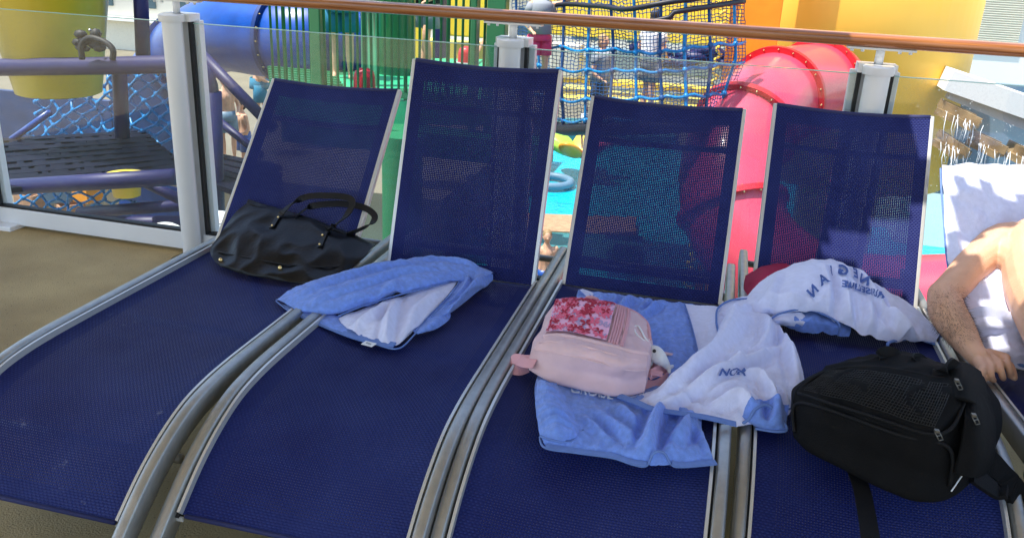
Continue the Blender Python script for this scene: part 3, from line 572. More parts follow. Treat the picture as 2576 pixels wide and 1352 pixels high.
band(W, [S(*p) for p in [(1555, 1000, .030), (1600, 1017, .034), (1650, 1036, .038), (1765, 1053, .044), (1850, 1072, .034)]], .020)
hem(W, [S(*p) for p in [(1880, 752, .06), (1838, 756, .06), (1806, 776, .055), (1802, 810, .055), (1806, 840, .055), (1795, 875, .05), (1760, 903, .03)]], .006)
hem(W, [S(*p) for p in [(1722, 764, .028), (1737, 810, .03), (1750, 860, .028), (1758, 904, .024)]], .004)
hem(W, [S(*p) for p in [(2022, 955, .03), (2015, 990, .02), (1995, 1022, .014), (1982, 1030, .014)]], .004)
wt = towel('rumpled_towel', W, 'rumpled white towel with blue hem lying across the third and fourth loungers', group='blue and white pool towels')
ht = Hit(wt); pix_text(ht, 'NOR', (1802, 944), (1, .02), (.35, -.8), 32, 'lettering', M['print_'], wt, .007, .03)
# printed towel heaped against the fourth backrest
FH = folds([([(2115, 742), (2140, 786), (2190, 822)], .024, .014), ([(2150, 705), (2205, 765), (2300, 803), (2345, 828)], .026, .018), ([(1965, 790), (2040, 785), (2100, 795), (2130, 812)], .020, .014), ([(1885, 752), (1940, 758), (2010, 768)], .018, .014), ([(2080, 720), (2100, 770), (2110, 800)], -.016, .012), ([(2170, 740), (2200, 800), (2230, 850)], .020, .014), ([(2230, 800), (2260, 830), (2330, 850)], .018, .014), ([(2195, 730), (2240, 790)], -.014, .012), ([(1960, 700), (1935, 740), (1930, 780)], .012, .02), ([(2150, 800), (2180, 840), (2215, 855)], .018, .010)], .10)
H = MB()
fH = patch(H, G([[(1885, 760, .0), (1950, 745, .0), (2040, 740, .0), (2120, 745, .0), (2200, 755, .0), (2300, 790, .0), (2358, 840, .0)],
                 [(1872, 752, .04), (1935, 695, .10), (2035, 657, .155), (2115, 662, .155), (2200, 714, .11), (2290, 768, .07), (2364, 832, .03)],
                 [(1868, 768, .05), (1940, 725, .11), (2035, 690, .165), (2115, 695, .165), (2195, 740, .12), (2275, 785, .08), (2362, 845, .03)],
                 [(1875, 782, .05), (1950, 760, .105), (2040, 735, .14), (2115, 740, .135), (2190, 775, .10), (2265, 812, .07), (2355, 858, .02)],
                 [(1895, 795, .045), (1960, 785, .08), (2040, 775, .10), (2110, 785, .09), (2180, 810, .07), (2255, 835, .05), (2350, 866, .008)],
                 [(1925, 805, .035), (1975, 790, .065), (2040, 785, .08), (2100, 805, .065), (2160, 838, .035), (2240, 862, .012), (2320, 856, .004)]]), 190, 120, 1, wf(wr(.008, 11, 41, (1.6, .7)), FH))
patch(H, G([[(1950, 790, .06), (2000, 780, .07), (2060, 785, .07), (2110, 800, .05), (2140, 820, .03)], [(1960, 812, .05), (2005, 805, .06), (2060, 808, .055), (2110, 822, .04), (2140, 835, .02)], [(1990, 832, .015), (2030, 838, .012), (2070, 838, .01), (2100, 845, .008), (2135, 850, .004)]]), 60, 30, 0, wr(.009, 12, 6, (2, 1)))
patch(H, G([[(1925, 803, .045), (1960, 790, .075), (2010, 785, .08), (2030, 800, .06)], [(1930, 808, .045), (1965, 806, .065), (2000, 806, .06), (2022, 815, .05)], [(1945, 818, .03), (1975, 820, .04), (1995, 820, .04), (2010, 828, .02)]]), 30, 20, 1, wr(.003, 12, 6))
hem(H, [S(*p) for p in [(1870, 770, .05), (1900, 797, .05), (1930, 806, .05), (1960, 790, .08), (2005, 780, .09), (2050, 784, .085), (2100, 806, .068), (2112, 822, .05), (2108, 845, .012)]], .0055)
hem(H, [S(*p) for p in [(2232, 870, .012), (2242, 860, .018), (2300, 852, .01), (2340, 862, .012), (2362, 866, .012), (2366, 835, .03)]], .009)
heap = towel('printed_towel', H, 'white towel with blue mirrored lettering heaped against the fourth backrest', group='blue and white pool towels')
hh_ = Hit(heap); pix_text(hh_, 'WEGIAN', (2218, 722), (-.93, -.0), (-.0, -1), 1, 'x', M['print_'], heap) if 0 else None
for ch_, px, py, an in (('N', 2188, 722, 28), ('E', 2160, 704, 22), ('G', 2133, 696, 12), ('I', 2098, 694, -8), ('A', 2086, 710, -30), ('N', 2060, 732, -48)):
    a_ = math.radians(an); pix_text(hh_, ch_, (px, py), (-math.cos(a_), -math.sin(a_)), (math.sin(a_)*.6-.2, -math.cos(a_)*1.0), 34, 'lettering', M['print_'], heap, .007, .03)
pix_text(hh_, 'RUISE LINE', (2222, 752), (-.95, -.28), (.05, -1), 22, 'lettering', M['print_'], heap, .007, .03)
D = MB(); patch(D, G([[(1876, 695, .05), (1920, 672, .09), (1975, 663, .10)], [(1872, 720, .03), (1925, 695, .10), (2000, 680, .10)], [(1875, 748, .01), (1925, 735, .07), (2000, 720, .06)]]), 30, 20, 0, wr(.004, 14, 2)); o = solid(D.build('magenta_cloth', M['magenta']), .006); tag(o, 'magenta cloth poking out behind the printed white towel', 'cloth')
# towels of the fifth lounger
T = MB()
def b5(px, py, off): return onB(4, px, py, off)
patch(T, [[b5(2372, 440, -.05), b5(2450, 430, -.06), b5(2545, 435, -.06), b5(2640, 430, -.05)], [b5(2366, 422, .02), b5(2450, 415, .03), b5(2545, 420, .02), b5(2640, 420, .02)], [b5(2368, 450, .04), b5(2450, 450, .05), b5(2545, 455, .03), b5(2640, 450, .04)],
          [b5(2372, 520, .035), b5(2450, 520, .05), b5(2542, 520, .024), b5(2640, 520, .04)], [b5(2378, 610, .02), b5(2450, 610, .04), b5(2545, 610, .025), b5(2640, 610, .03)], [b5(2385, 700, .015), b5(2455, 700, .035), b5(2540, 700, .03), b5(2640, 700, .03)],
          [b5(2398, 770, .02), b5(2470, 770, .045), b5(2550, 780, .05), b5(2650, 780, .05)], [b5(2410, 815, .04), b5(2480, 815, .065), b5(2555, 825, .07), b5(2655, 825, .07)], [S(2430, 850, .05), S(2490, 850, .075), S(2560, 860, .065), S(2660, 860, .05)], [S(2455, 880, .012), S(2510, 890, .035), S(2575, 905, .03), S(2670, 910, .02)]], 90, 120, 1, lambda p, u, v: backplane(4)[1]*(.030*(.5-abs(noise.noise(V(p.x*7, p.z*3, p.y*2+4))))+.010*noise.noise(p*19)+noise.noise(p*170)*.0016))
patch(T, [[b5(2415, 790, .05), b5(2475, 775, .085), b5(2545, 785, .09), b5(2645, 800, .08)], [S(2450, 850, .06), S(2500, 840, .09), S(2560, 860, .08), S(2650, 870, .06)], [S(2480, 890, .03), S(2525, 890, .05), S(2575, 905, .04), S(2650, 915, .03)], [S(2500, 915, .01), S(2535, 920, .015), S(2580, 930, .015), S(2650, 940, .01)]], 60, 50, 1, wr(.016, 11, 13, (.8, 1.3)))
hem(T, [b5(2366, 425, .02), b5(2368, 480, .035), b5(2374, 560, .025), b5(2379, 630, .02), b5(2386, 690, .015)], .006)
hem(T, [S(2470, 855, .03), S(2495, 890, .014), S(2530, 908, .024), S(2580, 922, .024)], .01)
towel('draped_towel', T, 'white towel draped over the backrest behind the shirtless man', group='blue and white pool towels')
# ================================================================== MAN
man = empty('person', (1.22, 2.7, .42), 'shirtless man reclining at the right edge with one arm resting on the lounger rail', 'person')
def Y(px, py, y, r): p = onY(px, py, y); return (p.x, p.y, p.z, r)
def Z(px, py, z, r): p = onZ(px, py, z); return (p.x, p.y, p.z, r)
m = MB()
chain(m, [(1.30, 2.55, .53, .13), (1.28, 2.85, .60, .12), (1.25, 3.08, .70, .13), (1.23, 3.26, .80, .10), (1.22, 3.36, .88, .062)], 20)
chain(m, [(1.12, 2.55, .52, .12), (1.085, 2.80, .58, .115), (1.065, 3.0, .66, .115), (1.07, 3.16, .735, .092)], 20)
chain(m, [(1.42, 2.58, .53, .11), (1.42, 2.85, .60, .105), (1.39, 3.03, .68, .115), (1.36, 3.18, .745, .095)], 20)
chain(m, [(1.22, 3.36, .88, .06), (1.22, 3.43, .96, .06)], 16); m.ball((1.22, 3.46, 1.05), (.078, .098, .12), 20); m.ball((1.22, 3.355, 1.03), (.014, .025, .02), 8); m.ball((1.14, 3.47, 1.04), (.012, .02, .032), 8); m.ball((1.30, 3.47, 1.04), (.012, .02, .032), 8)
chain(m, [Y(2585, 625, 3.18, .085), Y(2525, 615, 3.19, .078), Y(2460, 655, 3.11, .062), Y(2412, 705, 3.02, .054), Y(2376, 742, 2.955, .052)], 20)
chain(m, [Y(2374, 742, 2.955, .052), Y(2384, 785, 2.88, .058), Y(2412, 830, 2.81, .052), Y(2446, 880, 2.73, .036), Y(2462, 898, 2.70, .032)], 20)
chain(m, [(.985, 3.13, .70, .06), (1.05, 3.05, .68, .09)], 14)
# hand: palm, four curled fingers, thumb
ZH = .475
for a, b in (((2462, 902), (2474, 928)), ((2470, 898), (2492, 924)), ((2478, 894), (2512, 914)), ((2486, 892), (2528, 900))): chain(m, [Z(*a, ZH, .022), Z(*b, ZH, .017)], 12)
for k_, (a, b, c, d) in enumerate((((2474, 926), (2468, 940), (2470, 950), (2476, 955)), ((2493, 922), (2492, 938), (2495, 950), (2500, 956)), ((2513, 914), (2518, 932), (2522, 946), (2524, 952)), ((2530, 902), (2537, 920), (2541, 936), (2541, 946)))):
    chain(m, [Z(*a, ZH+.004, .0125), Z(*b, ZH-.004, .0112), Z(*c, ZH-.022, .0105), Z(*d, ZH-.040, .0085)], 12)
chain(m, [Z(2490, 900, ZH, .018), Z(2535, 915, ZH-.02, .014), Z(2547, 934, ZH-.035, .012), Z(2552, 950, ZH-.04, .010)], 12)
# other arm, legs (out of the frame)
chain(m, [(1.40, 3.18, .76, .075), (1.56, 3.0, .62, .055), (1.62, 2.9, .54, .048), (1.62, 2.75, .48, .035), (1.58, 2.62, .46, .025)], 16)
for s_ in (-1, 1): chain(m, [(1.30+s_*.09, 2.55, .52, .10), (1.33+s_*.10, 2.3, .50, .08), (1.36+s_*.1, 2.08, .50, .058), (1.38+s_*.1, 1.85, .46, .055), (1.40+s_*.1, 1.62, .36, .036)], 16); chain(m, [(1.40+s_*.1, 1.62, .36, .034), (1.41+s_*.1, 1.54, .42, .03)], 12)
body = fuse(m, 'body', M['skin'], .0042, None, 3); body.parent = man; body.data.transform(Matrix.Translation(-man.location))
hb = MB(); hb.ball((1.22, 3.475, 1.08), (.086, .098, .105), 20); hb.build('hair', M['hair'], man)
sh = MB()
for s_ in (-1, 1): sh.tube(path([(1.30+s_*.08, 2.62, .53), (1.32+s_*.10, 2.42, .51), (1.345+s_*.1, 2.2, .5)], 10), [.145, .14, .135, .13, .125, .122, .12, .118, .116, .115], 18, caps=False)
sh.tube(path([(1.11, 2.66, .53), (1.10, 2.56, .52), (1.12, 2.46, .51)], 6), [.122, .13, .135, .135, .13, .12], 20)
sh.build('swim_shorts', M['shortd'], man)
# arm hair: short tapering strands on the forearm
ah = MB(); bm = bmesh.new(); bm.from_mesh(body.data); bm.faces.ensure_lookup_table(); E0 = V(*Y(2380, 770, 2.93, 0)[:3])-man.location; E1 = V(*Y(2446, 880, 2.73, 0)[:3])-man.location; AX = V(*Y(2528, 690, 3.12, 0)[:3])-man.location
dirv = (E1-E0).normalized()
for fc in bm.faces:
    c = fc.calc_center_median(); t = (c-E0).dot(dirv)/(E1-E0).length; near = (c-(E0+dirv*(t*(E1-E0).length))).length
    nh = 0
    if -.15 < t < 1.0 and near < .085 and c.x < E1.x+.1: nh = 1 if random.random() < .6*math.sin(math.pi*min(1, max(0, (t+.15)/1.15)))**.6 else 0
    if (c-AX).length < .032: nh = 1 if random.random() < .5 else 0
    if nh:
        n = fc.normal; d = (dirv+n*.5+V(random.uniform(-.5, .5), random.uniform(-.5, .5), random.uniform(-.5, .5))).normalized(); L = random.uniform(.010, .022); s_ = d.cross(n).normalized()*.0005
        b0 = c-n*.001; ah.add([b0+s_, b0-s_, b0+d*L+n*.002], [(0, 1, 2)])
bm.free(); o = ah.build('arm_hair', M['hair'], man, loc=(0, 0, 0)); o['kind'] = 'stuff'
# ================================================================== TOTE
tote = empty('tote_bag', onB(0, 740, 690, .02), 'black leather tote bag with two handles leaning on the leftmost backrest', 'handbag')
tb = MB(); TR = [
 [(566, 650), (552, 668, 's', .012), (531, 630, 'b', .10), (560, 585, 'b', .085), (588, 540, 'b', .055), (622, 512, 'b', .03), (622, 514, 'b', .008), (566, 650, 'b', .008)],
 [(620, 668), (608, 688, 's', .006), (606, 645, 'b', .145), (640, 600, 'b', .125), (668, 560, 'b', .075), (695, 533, 'b', .035), (694, 536, 'b', .008), (622, 650, 'b', .008)],
 [(710, 680), (700, 705, 's', .006), (706, 664, 'b', .155), (728, 628, 'b', .13), (755, 585, 'b', .085), (783, 558, 'b', .04), (782, 562, 'b', .008), (715, 665, 'b', .008)],
 [(800, 690), (790, 716, 's', .006), (812, 672, 'b', .145), (830, 640, 'b', .12), (850, 612, 'b', .08), (868, 588, 'b', .035), (866, 592, 'b', .008), (800, 680, 'b', .008)],
 [(862, 690), (858, 706, 's', .012), (890, 668, 'b', .10), (912, 652, 'b', .085), (928, 636, 'b', .06), (944, 618, 'b', .03), (940, 622, 'b', .008), (868, 684, 'b', .008)]]
def tp(t): return S(t[0], t[1], .004) if len(t) == 2 else (S(t[0], t[1], t[3]) if t[2] == 's' else onB(0, t[0], t[1], t[3]))
rows = [[tp(t) for t in r] for r in TR]; rows = [list(x) for x in zip(*rows)]; rows.append(rows[0])
def crease(p, u, v):
    n = noise.noise(p*9+V(0, 0, 3)); n2 = noise.noise(V(p.x*26, p.y*12, p.z*12)); return backplane(0)[1]*(.010*(1-abs(n)*2)+.0022*n2)*(1 if .15 < v < .85 else .2)
patch(tb, rows, 80, 90, 0, crease)
for r_ in (0, -1): ring = [cr([row[r_] for row in rows], t/40) for t in range(41)]; cc = sum(ring, Vector())/41; tb.add(ring+[cc], [(i, i+1, 41) for i in range(40)])
tbody = tb.build('body', M['leather'], tote); TH = Hit(tbody)
sm = MB(); sm.tube([p+backplane(0)[1]*.004 for p in path(rows[2], 40)], .003, 6); sm.tube([p+backplane(0)[1]*.002 for p in path(rows[5], 40)], .003, 6); sm.build('seam', M['leather2'], tote)
B0 = lambda px, py, o_: onB(0, px, py, o_)
for pts in ([(684, 574), (692, 560), (702, 545), (714, 530, .06), (735, 512, .055), (775, 494, .055), (835, 492, .06), (878, 498, .06), (886, 515, .06), (868, 545, .06), (842, 566, .08), (822, 584), (812, 602), (804, 622)], [(740, 548, .045), (757, 534, .03), (785, 518, .02), (850, 512, .02), (910, 520, .02), (941, 540, .02), (936, 560, .02), (905, 577, .03), (872, 590, .045)]):
    hm = MB(); ribbon(hm, [B0(*p) if len(p) == 3 else TH(p[0], p[1], .004) for p in pts], V(.020, .010, .014), .004, 60); bevel(hm.build('handle', M['leather2'], tote), .001)
for px, py in ((701, 549), (686, 570), (805, 617), (812, 594)):
    f = MB(); f.ball(TH(px, py, .006), (.0055, .0055, .0055), 10); f.build('rivet', M['brass'], tote)
for px, py, d in ((556, 655, .095), (705, 675, .15)):
    f = MB(); f.ball(TH(px, py, .002), (.010, .008, .010), 12); f.build('base_stud', M['brass'], tote)
# ================================================================== PINK BACKPACK
pk = empty('pink_backpack', S(1480, 930, .02), 'small pink backpack with butterfly print pocket lying on the third lounger', 'backpack')
PR = [[(1398, 790, .02), (1338, 925, .02), (1332, 900, .06), (1345, 872, .105), (1362, 855, .125), (1378, 826, .125), (1386, 795, .125), (1396, 762, .12), (1402, 762, .06)],
      [(1440, 790, .015), (1395, 955, .015), (1392, 920, .07), (1412, 880, .125), (1420, 852, .137), (1430, 830, .137), (1440, 790, .137), (1450, 757, .13), (1452, 762, .05)],
      [(1510, 800, .015), (1490, 978, .015), (1488, 940, .07), (1500, 898, .13), (1505, 872, .14), (1515, 845, .14), (1525, 800, .14), (1535, 768, .13), (1535, 775, .05)],
      [(1560, 810, .015), (1560, 990, .015), (1562, 955, .07), (1568, 920, .125), (1572, 890, .137), (1580, 860, .137), (1592, 815, .135), (1590, 785, .12), (1590, 795, .05)],
      [(1610, 840, .02), (1618, 982, .02), (1626, 950, .06), (1626, 925, .10), (1628, 900, .12), (1634, 868, .12), (1634, 835, .115), (1622, 808, .10), (1615, 810, .05)]]
rows = [[S(p[0], p[1], p[2]) for p in r] for r in PR]; rows = [list(x) for x in zip(*rows)]; rows.append(rows[0])
pb = MB()
fP = patch(pb, rows, 90, 100, 0, lambda p, u, v: V(0, 0, .006*(1-abs(noise.noise(p*13))*2.2)+.0025*noise.noise(V(p.x*50, p.y*20, 1)))*(1 if .2 < v < .8 else .3))
for r_ in (0, -1):
    ring = [cr([row[r_] for row in rows], t/60) for t in range(61)]; cc = sum(ring, Vector())/61+V(-.012 if r_ == 0 else .012, 0, 0); mid = [(p+cc)/2+V(-.010 if r_ == 0 else .010, 0, 0) for p in ring]
    pb.add(ring+mid+[cc], [(i, i+1, 61+i+1, 61+i) for i in range(60)]+[(61+i, 62+i, 122) for i in range(60)])
pb.build('body', M['pink'], pk)
UVP = lambda u, v, o_=.012: fP(u, v)+V(0, -.2, 1).normalized()*o_
# front pocket flap with butterfly print
pp = MB(); pm = [mat('print_pink', (.85, .45, .62), .8), mat('print_coral', (.80, .13, .22), .8), mat('print_red', (.42, .01, .035), .8), mat('print_lilac', (.45, .33, .52), .8)]
patch(pp, [[UVP(.01+.54*i/6, v, .013) for i in range(7)] for v in (.50, .58, .66, .74, .79)], 30, 24)
def bfly(u, v, s_, mi, rot, off):
    sh_ = [[(0, 0), (.25, .75), (.75, 1.0), (1.0, .8), (.8, .3), (.4, .02)], [(0, 0), (.45, -.1), (.85, -.35), (.7, -.8), (.35, -.6), (.1, -.25)]]
    for sx in (-1, 1):
        for w_ in sh_:
            P_ = []
            for x, y in w_:
                x *= sx; xr = x*math.cos(rot)-y*math.sin(rot); yr = x*math.sin(rot)+y*math.cos(rot); uu = min(max(u+xr*s_*.062, .012), .548); vv = min(max(v+yr*s_*.036, .502), .788); P_.append(UVP(uu, vv, off))
            pp.add(P_, [list(range(len(P_)))], mi, False, [(0, 0)]*len(P_))
rnd = random.Random(4)
for k_ in range(170):
    mi = (3, 1, 1, 2)[k_ % 4]; bfly(rnd.uniform(.02, .54), rnd.uniform(.505, .785), rnd.uniform(.42, .62), mi, rnd.uniform(-.5, .5), {3: .0136, 1: .0142, 2: .0150}[mi])
pp.build('print_pocket', pm, pk)
z = MB()
for du in (.575, .60, .625, .65, .70): z.tube(path([UVP(du, v, .006) for v in (.50, .6, .7, .77)], 20), .0042 if du != .70 else .006, 8)
z.build('zip_band', M['pink2'], pk)
for v, r_ in ((.475, .008), (.30, .003), (.405, .004)):
    z = MB(); z.tube(path([UVP(u, v, .002) for u in (.0, .2, .4, .6, .8, 1)], 50), r_, 8); z.build('seam_piping', M['pink'], pk)
z = MB(); z.tube(path([UVP(u, .80, .004) for u in (.0, .25, .5, .75, 1)]+[UVP(1, .7, .004), UVP(1, .6, .004)], 60), .0055, 8); z.build('top_piping', M['pink2'], pk)
def strap(parent, pts, wv, mt, th=.003, nm='strap', n=30): s1 = MB(); ribbon(s1, [S(*p) for p in pts], wv, th, n); return bevel(s1.build(nm, mt, parent), .001)
strap(pk, [(1335, 905, .05), (1315, 905, .04), (1292, 902, .03), (1284, 912, .015), (1300, 930, .012), (1325, 922, .015)], V(.0, .03, .02), M['pink2'])
strap(pk, [(1345, 915, .06), (1322, 912, .05), (1305, 905, .035)], V(0, .03, .015), M['pink2'])
strap(pk, [(1465, 768, .10), (1478, 752, .125), (1500, 756, .125), (1510, 770, .10)], V(0, .012, .02), M['pink2'])
strap(pk, [(1615, 920, .04), (1640, 925, .05), (1668, 915, .04), (1680, 945, .03), (1650, 968, .02), (1620, 965, .03)], V(0, .02, .024), M['pink2'])
strap(pk, [(1630, 945, .05), (1650, 935, .055), (1672, 925, .045)], V(0, .026, .014), M['pink2'])
strap(pk, [(1640, 892, .05), (1670, 888, .03), (1699, 893, .02)], V(0, .016, .0), M['pink'])
bk = MB(); bk.box(S(1652, 938, .06), (.035, .022, .006)); bk.box(S(1640, 940, .06), (.004, .026, .008)); bk.build('buckle', M['pink2'], pk)
# seal plush on a white clip, hung from the backpack zip
sl = empty('plush_seal', S(1660, 895, .05), 'tiny white plush seal with big dark eyes clipped to the pink backpack', 'plush toy')
wh = mat('white_plush', (.72, .73, .75), .95, bump=1, bscale=500); g = MB(); a_ = S(1642, 880, .085); b_ = S(1682, 925, .055); mid_ = S(1660, 900, .085)
chain(g, [(*a_, .016), (*S(1648, 888, .09), .024), (*mid_, .022), (*S(1672, 912, .07), .015), (*b_, .008)], 16); chain(g, [(*S(1630, 890, .08), .009), (*S(1640, 884, .085), .014)], 12); chain(g, [(*S(1640, 905, .07), .008), (*S(1636, 918, .06), .005)], 8); chain(g, [(*S(1665, 905, .08), .009), (*S(1676, 912, .075), .007)], 8); chain(g, [(*b_, .008), (*S(1692, 920, .05), .005)], 8); chain(g, [(*b_, .008), (*S(1684, 936, .05), .005)], 8)
fuse(g, 'body', wh, .0022, None, 2); bo = C.objects[-1]
for o in C.objects:
    if o.type == 'MESH' and o.parent is None and o.name.startswith('body'): o.parent = sl; o.data.transform(Matrix.Translation(-sl.location))
e = MB(); e.ball(S(1646, 882, .116), .0055, 12); e.build('eye', M['black'], sl); e = MB(); e.ball(S(1632, 900-8, .094), .0032, 10); e.build('nose', M['black'], sl)
e = MB(); e.tube(path([S(1628, 862, .12), S(1615, 852, .13), S(1600, 838, .135), S(1596, 822, .135), S(1606, 820, .135), S(1614, 832, .135), S(1622, 848, .13), S(1632, 862, .12)], 40), .0028, 8); e.tube(path([S(1630, 862, .12), S(1638, 868, .11), S(1642, 878, .10)], 8), .0018, 6); e.build('clip', M['reflect'], sl)
# ================================================================== BLACK BACKPACK
bb = empty('black_backpack', S(2230, 1100, .02), 'large black backpack with mesh pocket lying on the fourth lounger', 'backpack')
BR = [[(2095, 960, .02), (2006, 1098, .02), (1996, 1045, .07), (2000, 990, .12), (2030, 960, .15), (2062, 938, .17), (2080, 925, .14), (2090, 930, .06)],
      [(2130, 960, .01), (2040, 1130, .01), (2040, 1072, .09), (2062, 1008, .155), (2100, 965, .19), (2140, 930, .20), (2160, 905, .18), (2165, 912, .06)],
      [(2240, 980, .01), (2125, 1172, .01), (2135, 1110, .10), (2160, 1035, .18), (2200, 985, .22), (2235, 935, .235), (2265, 893, .22), (2270, 905, .06)],
      [(2330, 1000, .01), (2225, 1222, .01), (2240, 1155, .10), (2270, 1075, .19), (2305, 1015, .23), (2335, 955, .245), (2345, 915, .225), (2350, 930, .06)],
      [(2400, 1010, .01), (2320, 1252, .01), (2340, 1190, .10), (2365, 1100, .19), (2395, 1030, .235), (2415, 965, .245), (2415, 932, .225), (2420, 945, .06)],
      [(2440, 1030, .01), (2395, 1242, .01), (2425, 1175, .09), (2440, 1090, .17), (2455, 1020, .20), (2460, 965, .21), (2455, 938, .19), (2455, 955, .06)],
      [(2470, 1060, .02), (2450, 1200, .02), (2482, 1140, .07), (2494, 1070, .13), (2492, 1010, .15), (2482, 965, .16), (2470, 950, .14), (2470, 975, .06)]]
rows = [[S(*p) for p in r] for r in BR]; rows = [list(x) for x in zip(*rows)]; rows.append(rows[0]); kb = MB()
fK = patch(kb, rows, 110, 100, 0, lambda p, u, v: V(0, -.3, 1)*(.013*(1-abs(noise.noise(p*8+V(5, 0, 0)))*2.2)+.004*noise.noise(V(p.x*22, p.y*22, 1)))*(1 if .2 < v < .8 else .2))
for r_ in (0, -1):
    ring = [cr([row[r_] for row in rows], t/60) for t in range(61)]; cc = sum(ring, Vector())/61+V(-.03 if r_ == 0 else .03, 0, 0); mid = [(p+cc)/2+V(-.018 if r_ == 0 else .02, 0, 0) for p in ring]
    kb.add(ring+mid+[cc], [(i, i+1, 61+i+1, 61+i) for i in range(60)]+[(61+i, 62+i, 122) for i in range(60)])
kb.build('body', M['nylon'], bb)
KN = V(0, -.45, .9).normalized(); UK = lambda u, v, o_=.004: fK(u, v)+KN*(o_+.008)
# mesh pocket
mp_ = MB(); nU, nV_ = 46, 15
for i in range(nU+1): u = .06+.56*i/nU; mp_.tube([UK(u, .40+.20*t/8, .004+.0015*math.sin(i*1.7+t)) for t in range(9)], .0009, 4, caps=False)
for j in range(nV_+1): v = .40+.20*j/nV_; mp_.tube([UK(.06+.56*t/30, v, .004+.0015*math.sin(j*1.3+t*.7)) for t in range(31)], .0009, 4, caps=False)
mp_.build('mesh_pocket', M['netm'], bb)
def piping(pts, r_, mt, nm, off=.003, n=50): g = MB(); g.tube(path([UK(u, v, off) for u, v in pts], n), r_, 8); return g.build(nm, mt, bb)
piping([(.03, .37), (.2, .365), (.4, .365), (.6, .37), (.7, .40), (.72, .5), (.7, .6), (.5, .63), (.3, .63), (.1, .62), (.03, .5), (.03, .37)], .0045, M['nylon2'], 'pocket_trim')
piping([(.02, .18), (.02, .30), (.2, .335), (.5, .335), (.72, .33), (.78, .2)], .005, M['nylon2'], 'zip_seam')
piping([(.84, .30), (.83, .45), (.82, .58)], .0022, M['reflect'], 'reflective_piping', .006); piping([(.80, .18), (.835, .22)], .0018, M['reflect'], 'reflective_piping', .006, 12)
lp = MB(); lp.tube(path([S(2425, 1000, .20), S(2402, 968, .235), S(2410, 935, .25), S(2435, 926, .245), S(2462, 950, .21), S(2470, 985, .17)], 40), .0030, 8); lp.build('reflective_piping', M['reflect'], bb)
st = MB(); patch(st, [[S(2370, 925, .235), S(2420, 912, .25), S(2465, 935, .21)], [S(2380, 960, .25), S(2430, 955, .265), S(2478, 985, .20)], [S(2395, 1000, .25), S(2440, 1010, .25), S(2485, 1040, .17)]], 20, 20); solid(st.build('top_flap', M['nylon'], bb), .008)
st = MB(); patch(st, [[S(2425, 1000, .235), S(2455, 990, .23), S(2485, 1010, .18)], [S(2425, 1060, .22), S(2465, 1060, .215), S(2500, 1080, .13)], [S(2415, 1130, .17), S(2460, 1140, .16), S(2495, 1150, .08)], [S(2400, 1190, .11), S(2445, 1200, .09), S(2480, 1190, .03)]], 24, 30, 0, wr(.005, 14, 2)); solid(st.build('end_pocket', M['nylon'], bb), .01)
for (px, py, h) in ((2455, 1055, .235), (2362, 1095, .218), (2412, 968, .275)):
    c = S(px, py, h); g = MB(); d = (S(px+12, py+26, h-.02)-c)*.42; s_ = V(.005, .0035, 0)
    g.tube([c-s_-d*.9, c-s_+d], .0014, 6); g.tube([c+s_-d*.9, c+s_+d], .0014, 6); g.tube([c-s_+d, c+s_+d], .0014, 6); g.tube([c-s_*1.1, c+s_*1.1], .0014, 6); g.box(c-d*1.1, (.010, .010, .006)); g.build('zip_pull', M['dsteel'], bb)
strap(bb, [(2222, 925, .20), (2215, 895, .235), (2235, 885, .245), (2262, 898, .235), (2268, 920, .20)], V(0, .02, .025), M['nylon2'], .004, 'grab_handle')
strap(bb, [(2300, 940, .22), (2292, 912, .24), (2310, 905, .24), (2330, 925, .22)], V(.01, .02, .03), M['nylon2'], .006, 'buckle_strap')
strap(bb, [(2360, 960, .24), (2368, 930, .27), (2385, 915, .275), (2400, 925, .26)], V(.02, .01, .03), M['nylon2'], .006, 'buckle_strap')
strap(bb, [(2150, 1180, .012), (2168, 1230, .008), (2180, 1290, .006), (2188, 1340, .002), (2192, 1380, -.012), (2196, 1430, -.04)], V(.042, 0, 0), M['nylon2'], .003, 'hanging_strap')
s1 = MB(); ribbon(s1, [S(2450, 1150, .10), S(2490, 1165, .06), S(2520, 1195, .03), S(2545, 1225, .01), onZ(2568, 1265, .33), onZ(2590, 1340, .2)], V(.035, .05, .02), .018, 30); bevel(s1.build('shoulder_strap', M['nylon'], bb), .005, 3)
s1 = MB(); ribbon(s1, [S(2445, 1190, .06), S(2480, 1215, .03), S(2510, 1235, .012), S(2535, 1235, .02)], V(.02, .04, .01), .012, 24); bevel(s1.build('shoulder_strap', M['nylon2'], bb), .004, 3)
# ================================================================== WATER PARK BEYOND THE RAILING
# tipping bucket
def bucket(px, py, y, rb, slope, h, label, bracket=True, nm='tipping_bucket'):
    c = onY(px, py, y); b = empty(nm, c, label, 'bucket'); g = MB(); g.lathe(c, [(0, 0), (rb*.9, 0), (rb, .04*rb), (rb+slope*h, h), (rb+slope*h+.03*rb, h), (rb+slope*h+.03*rb, h-.05), (rb+.02, .03)][:5], 48); g.build('shell', M['yellow'], b)
    g = MB(); g.lathe(c+V(0, 0, h), [(rb+slope*h-.03, 0), (rb+slope*h+.04, 0), (rb+slope*h+.04, .05), (rb+slope*h-.03, .05)], 48); g.build('rim', M['yellow'], b); return b, c
b, c = bucket(150, 235, 7.6, .415, .17, 2.0, 'big yellow tipping bucket held by the purple steel beam')
g = MB(); rr = random.Random(1)
for i in range(14): p = onY(205+rr.uniform(-8, 50), 95+rr.uniform(-10, 30), 7.0); g.ball(p, (rr.uniform(.04, .075), .05, rr.uniform(.03, .06)), 8)
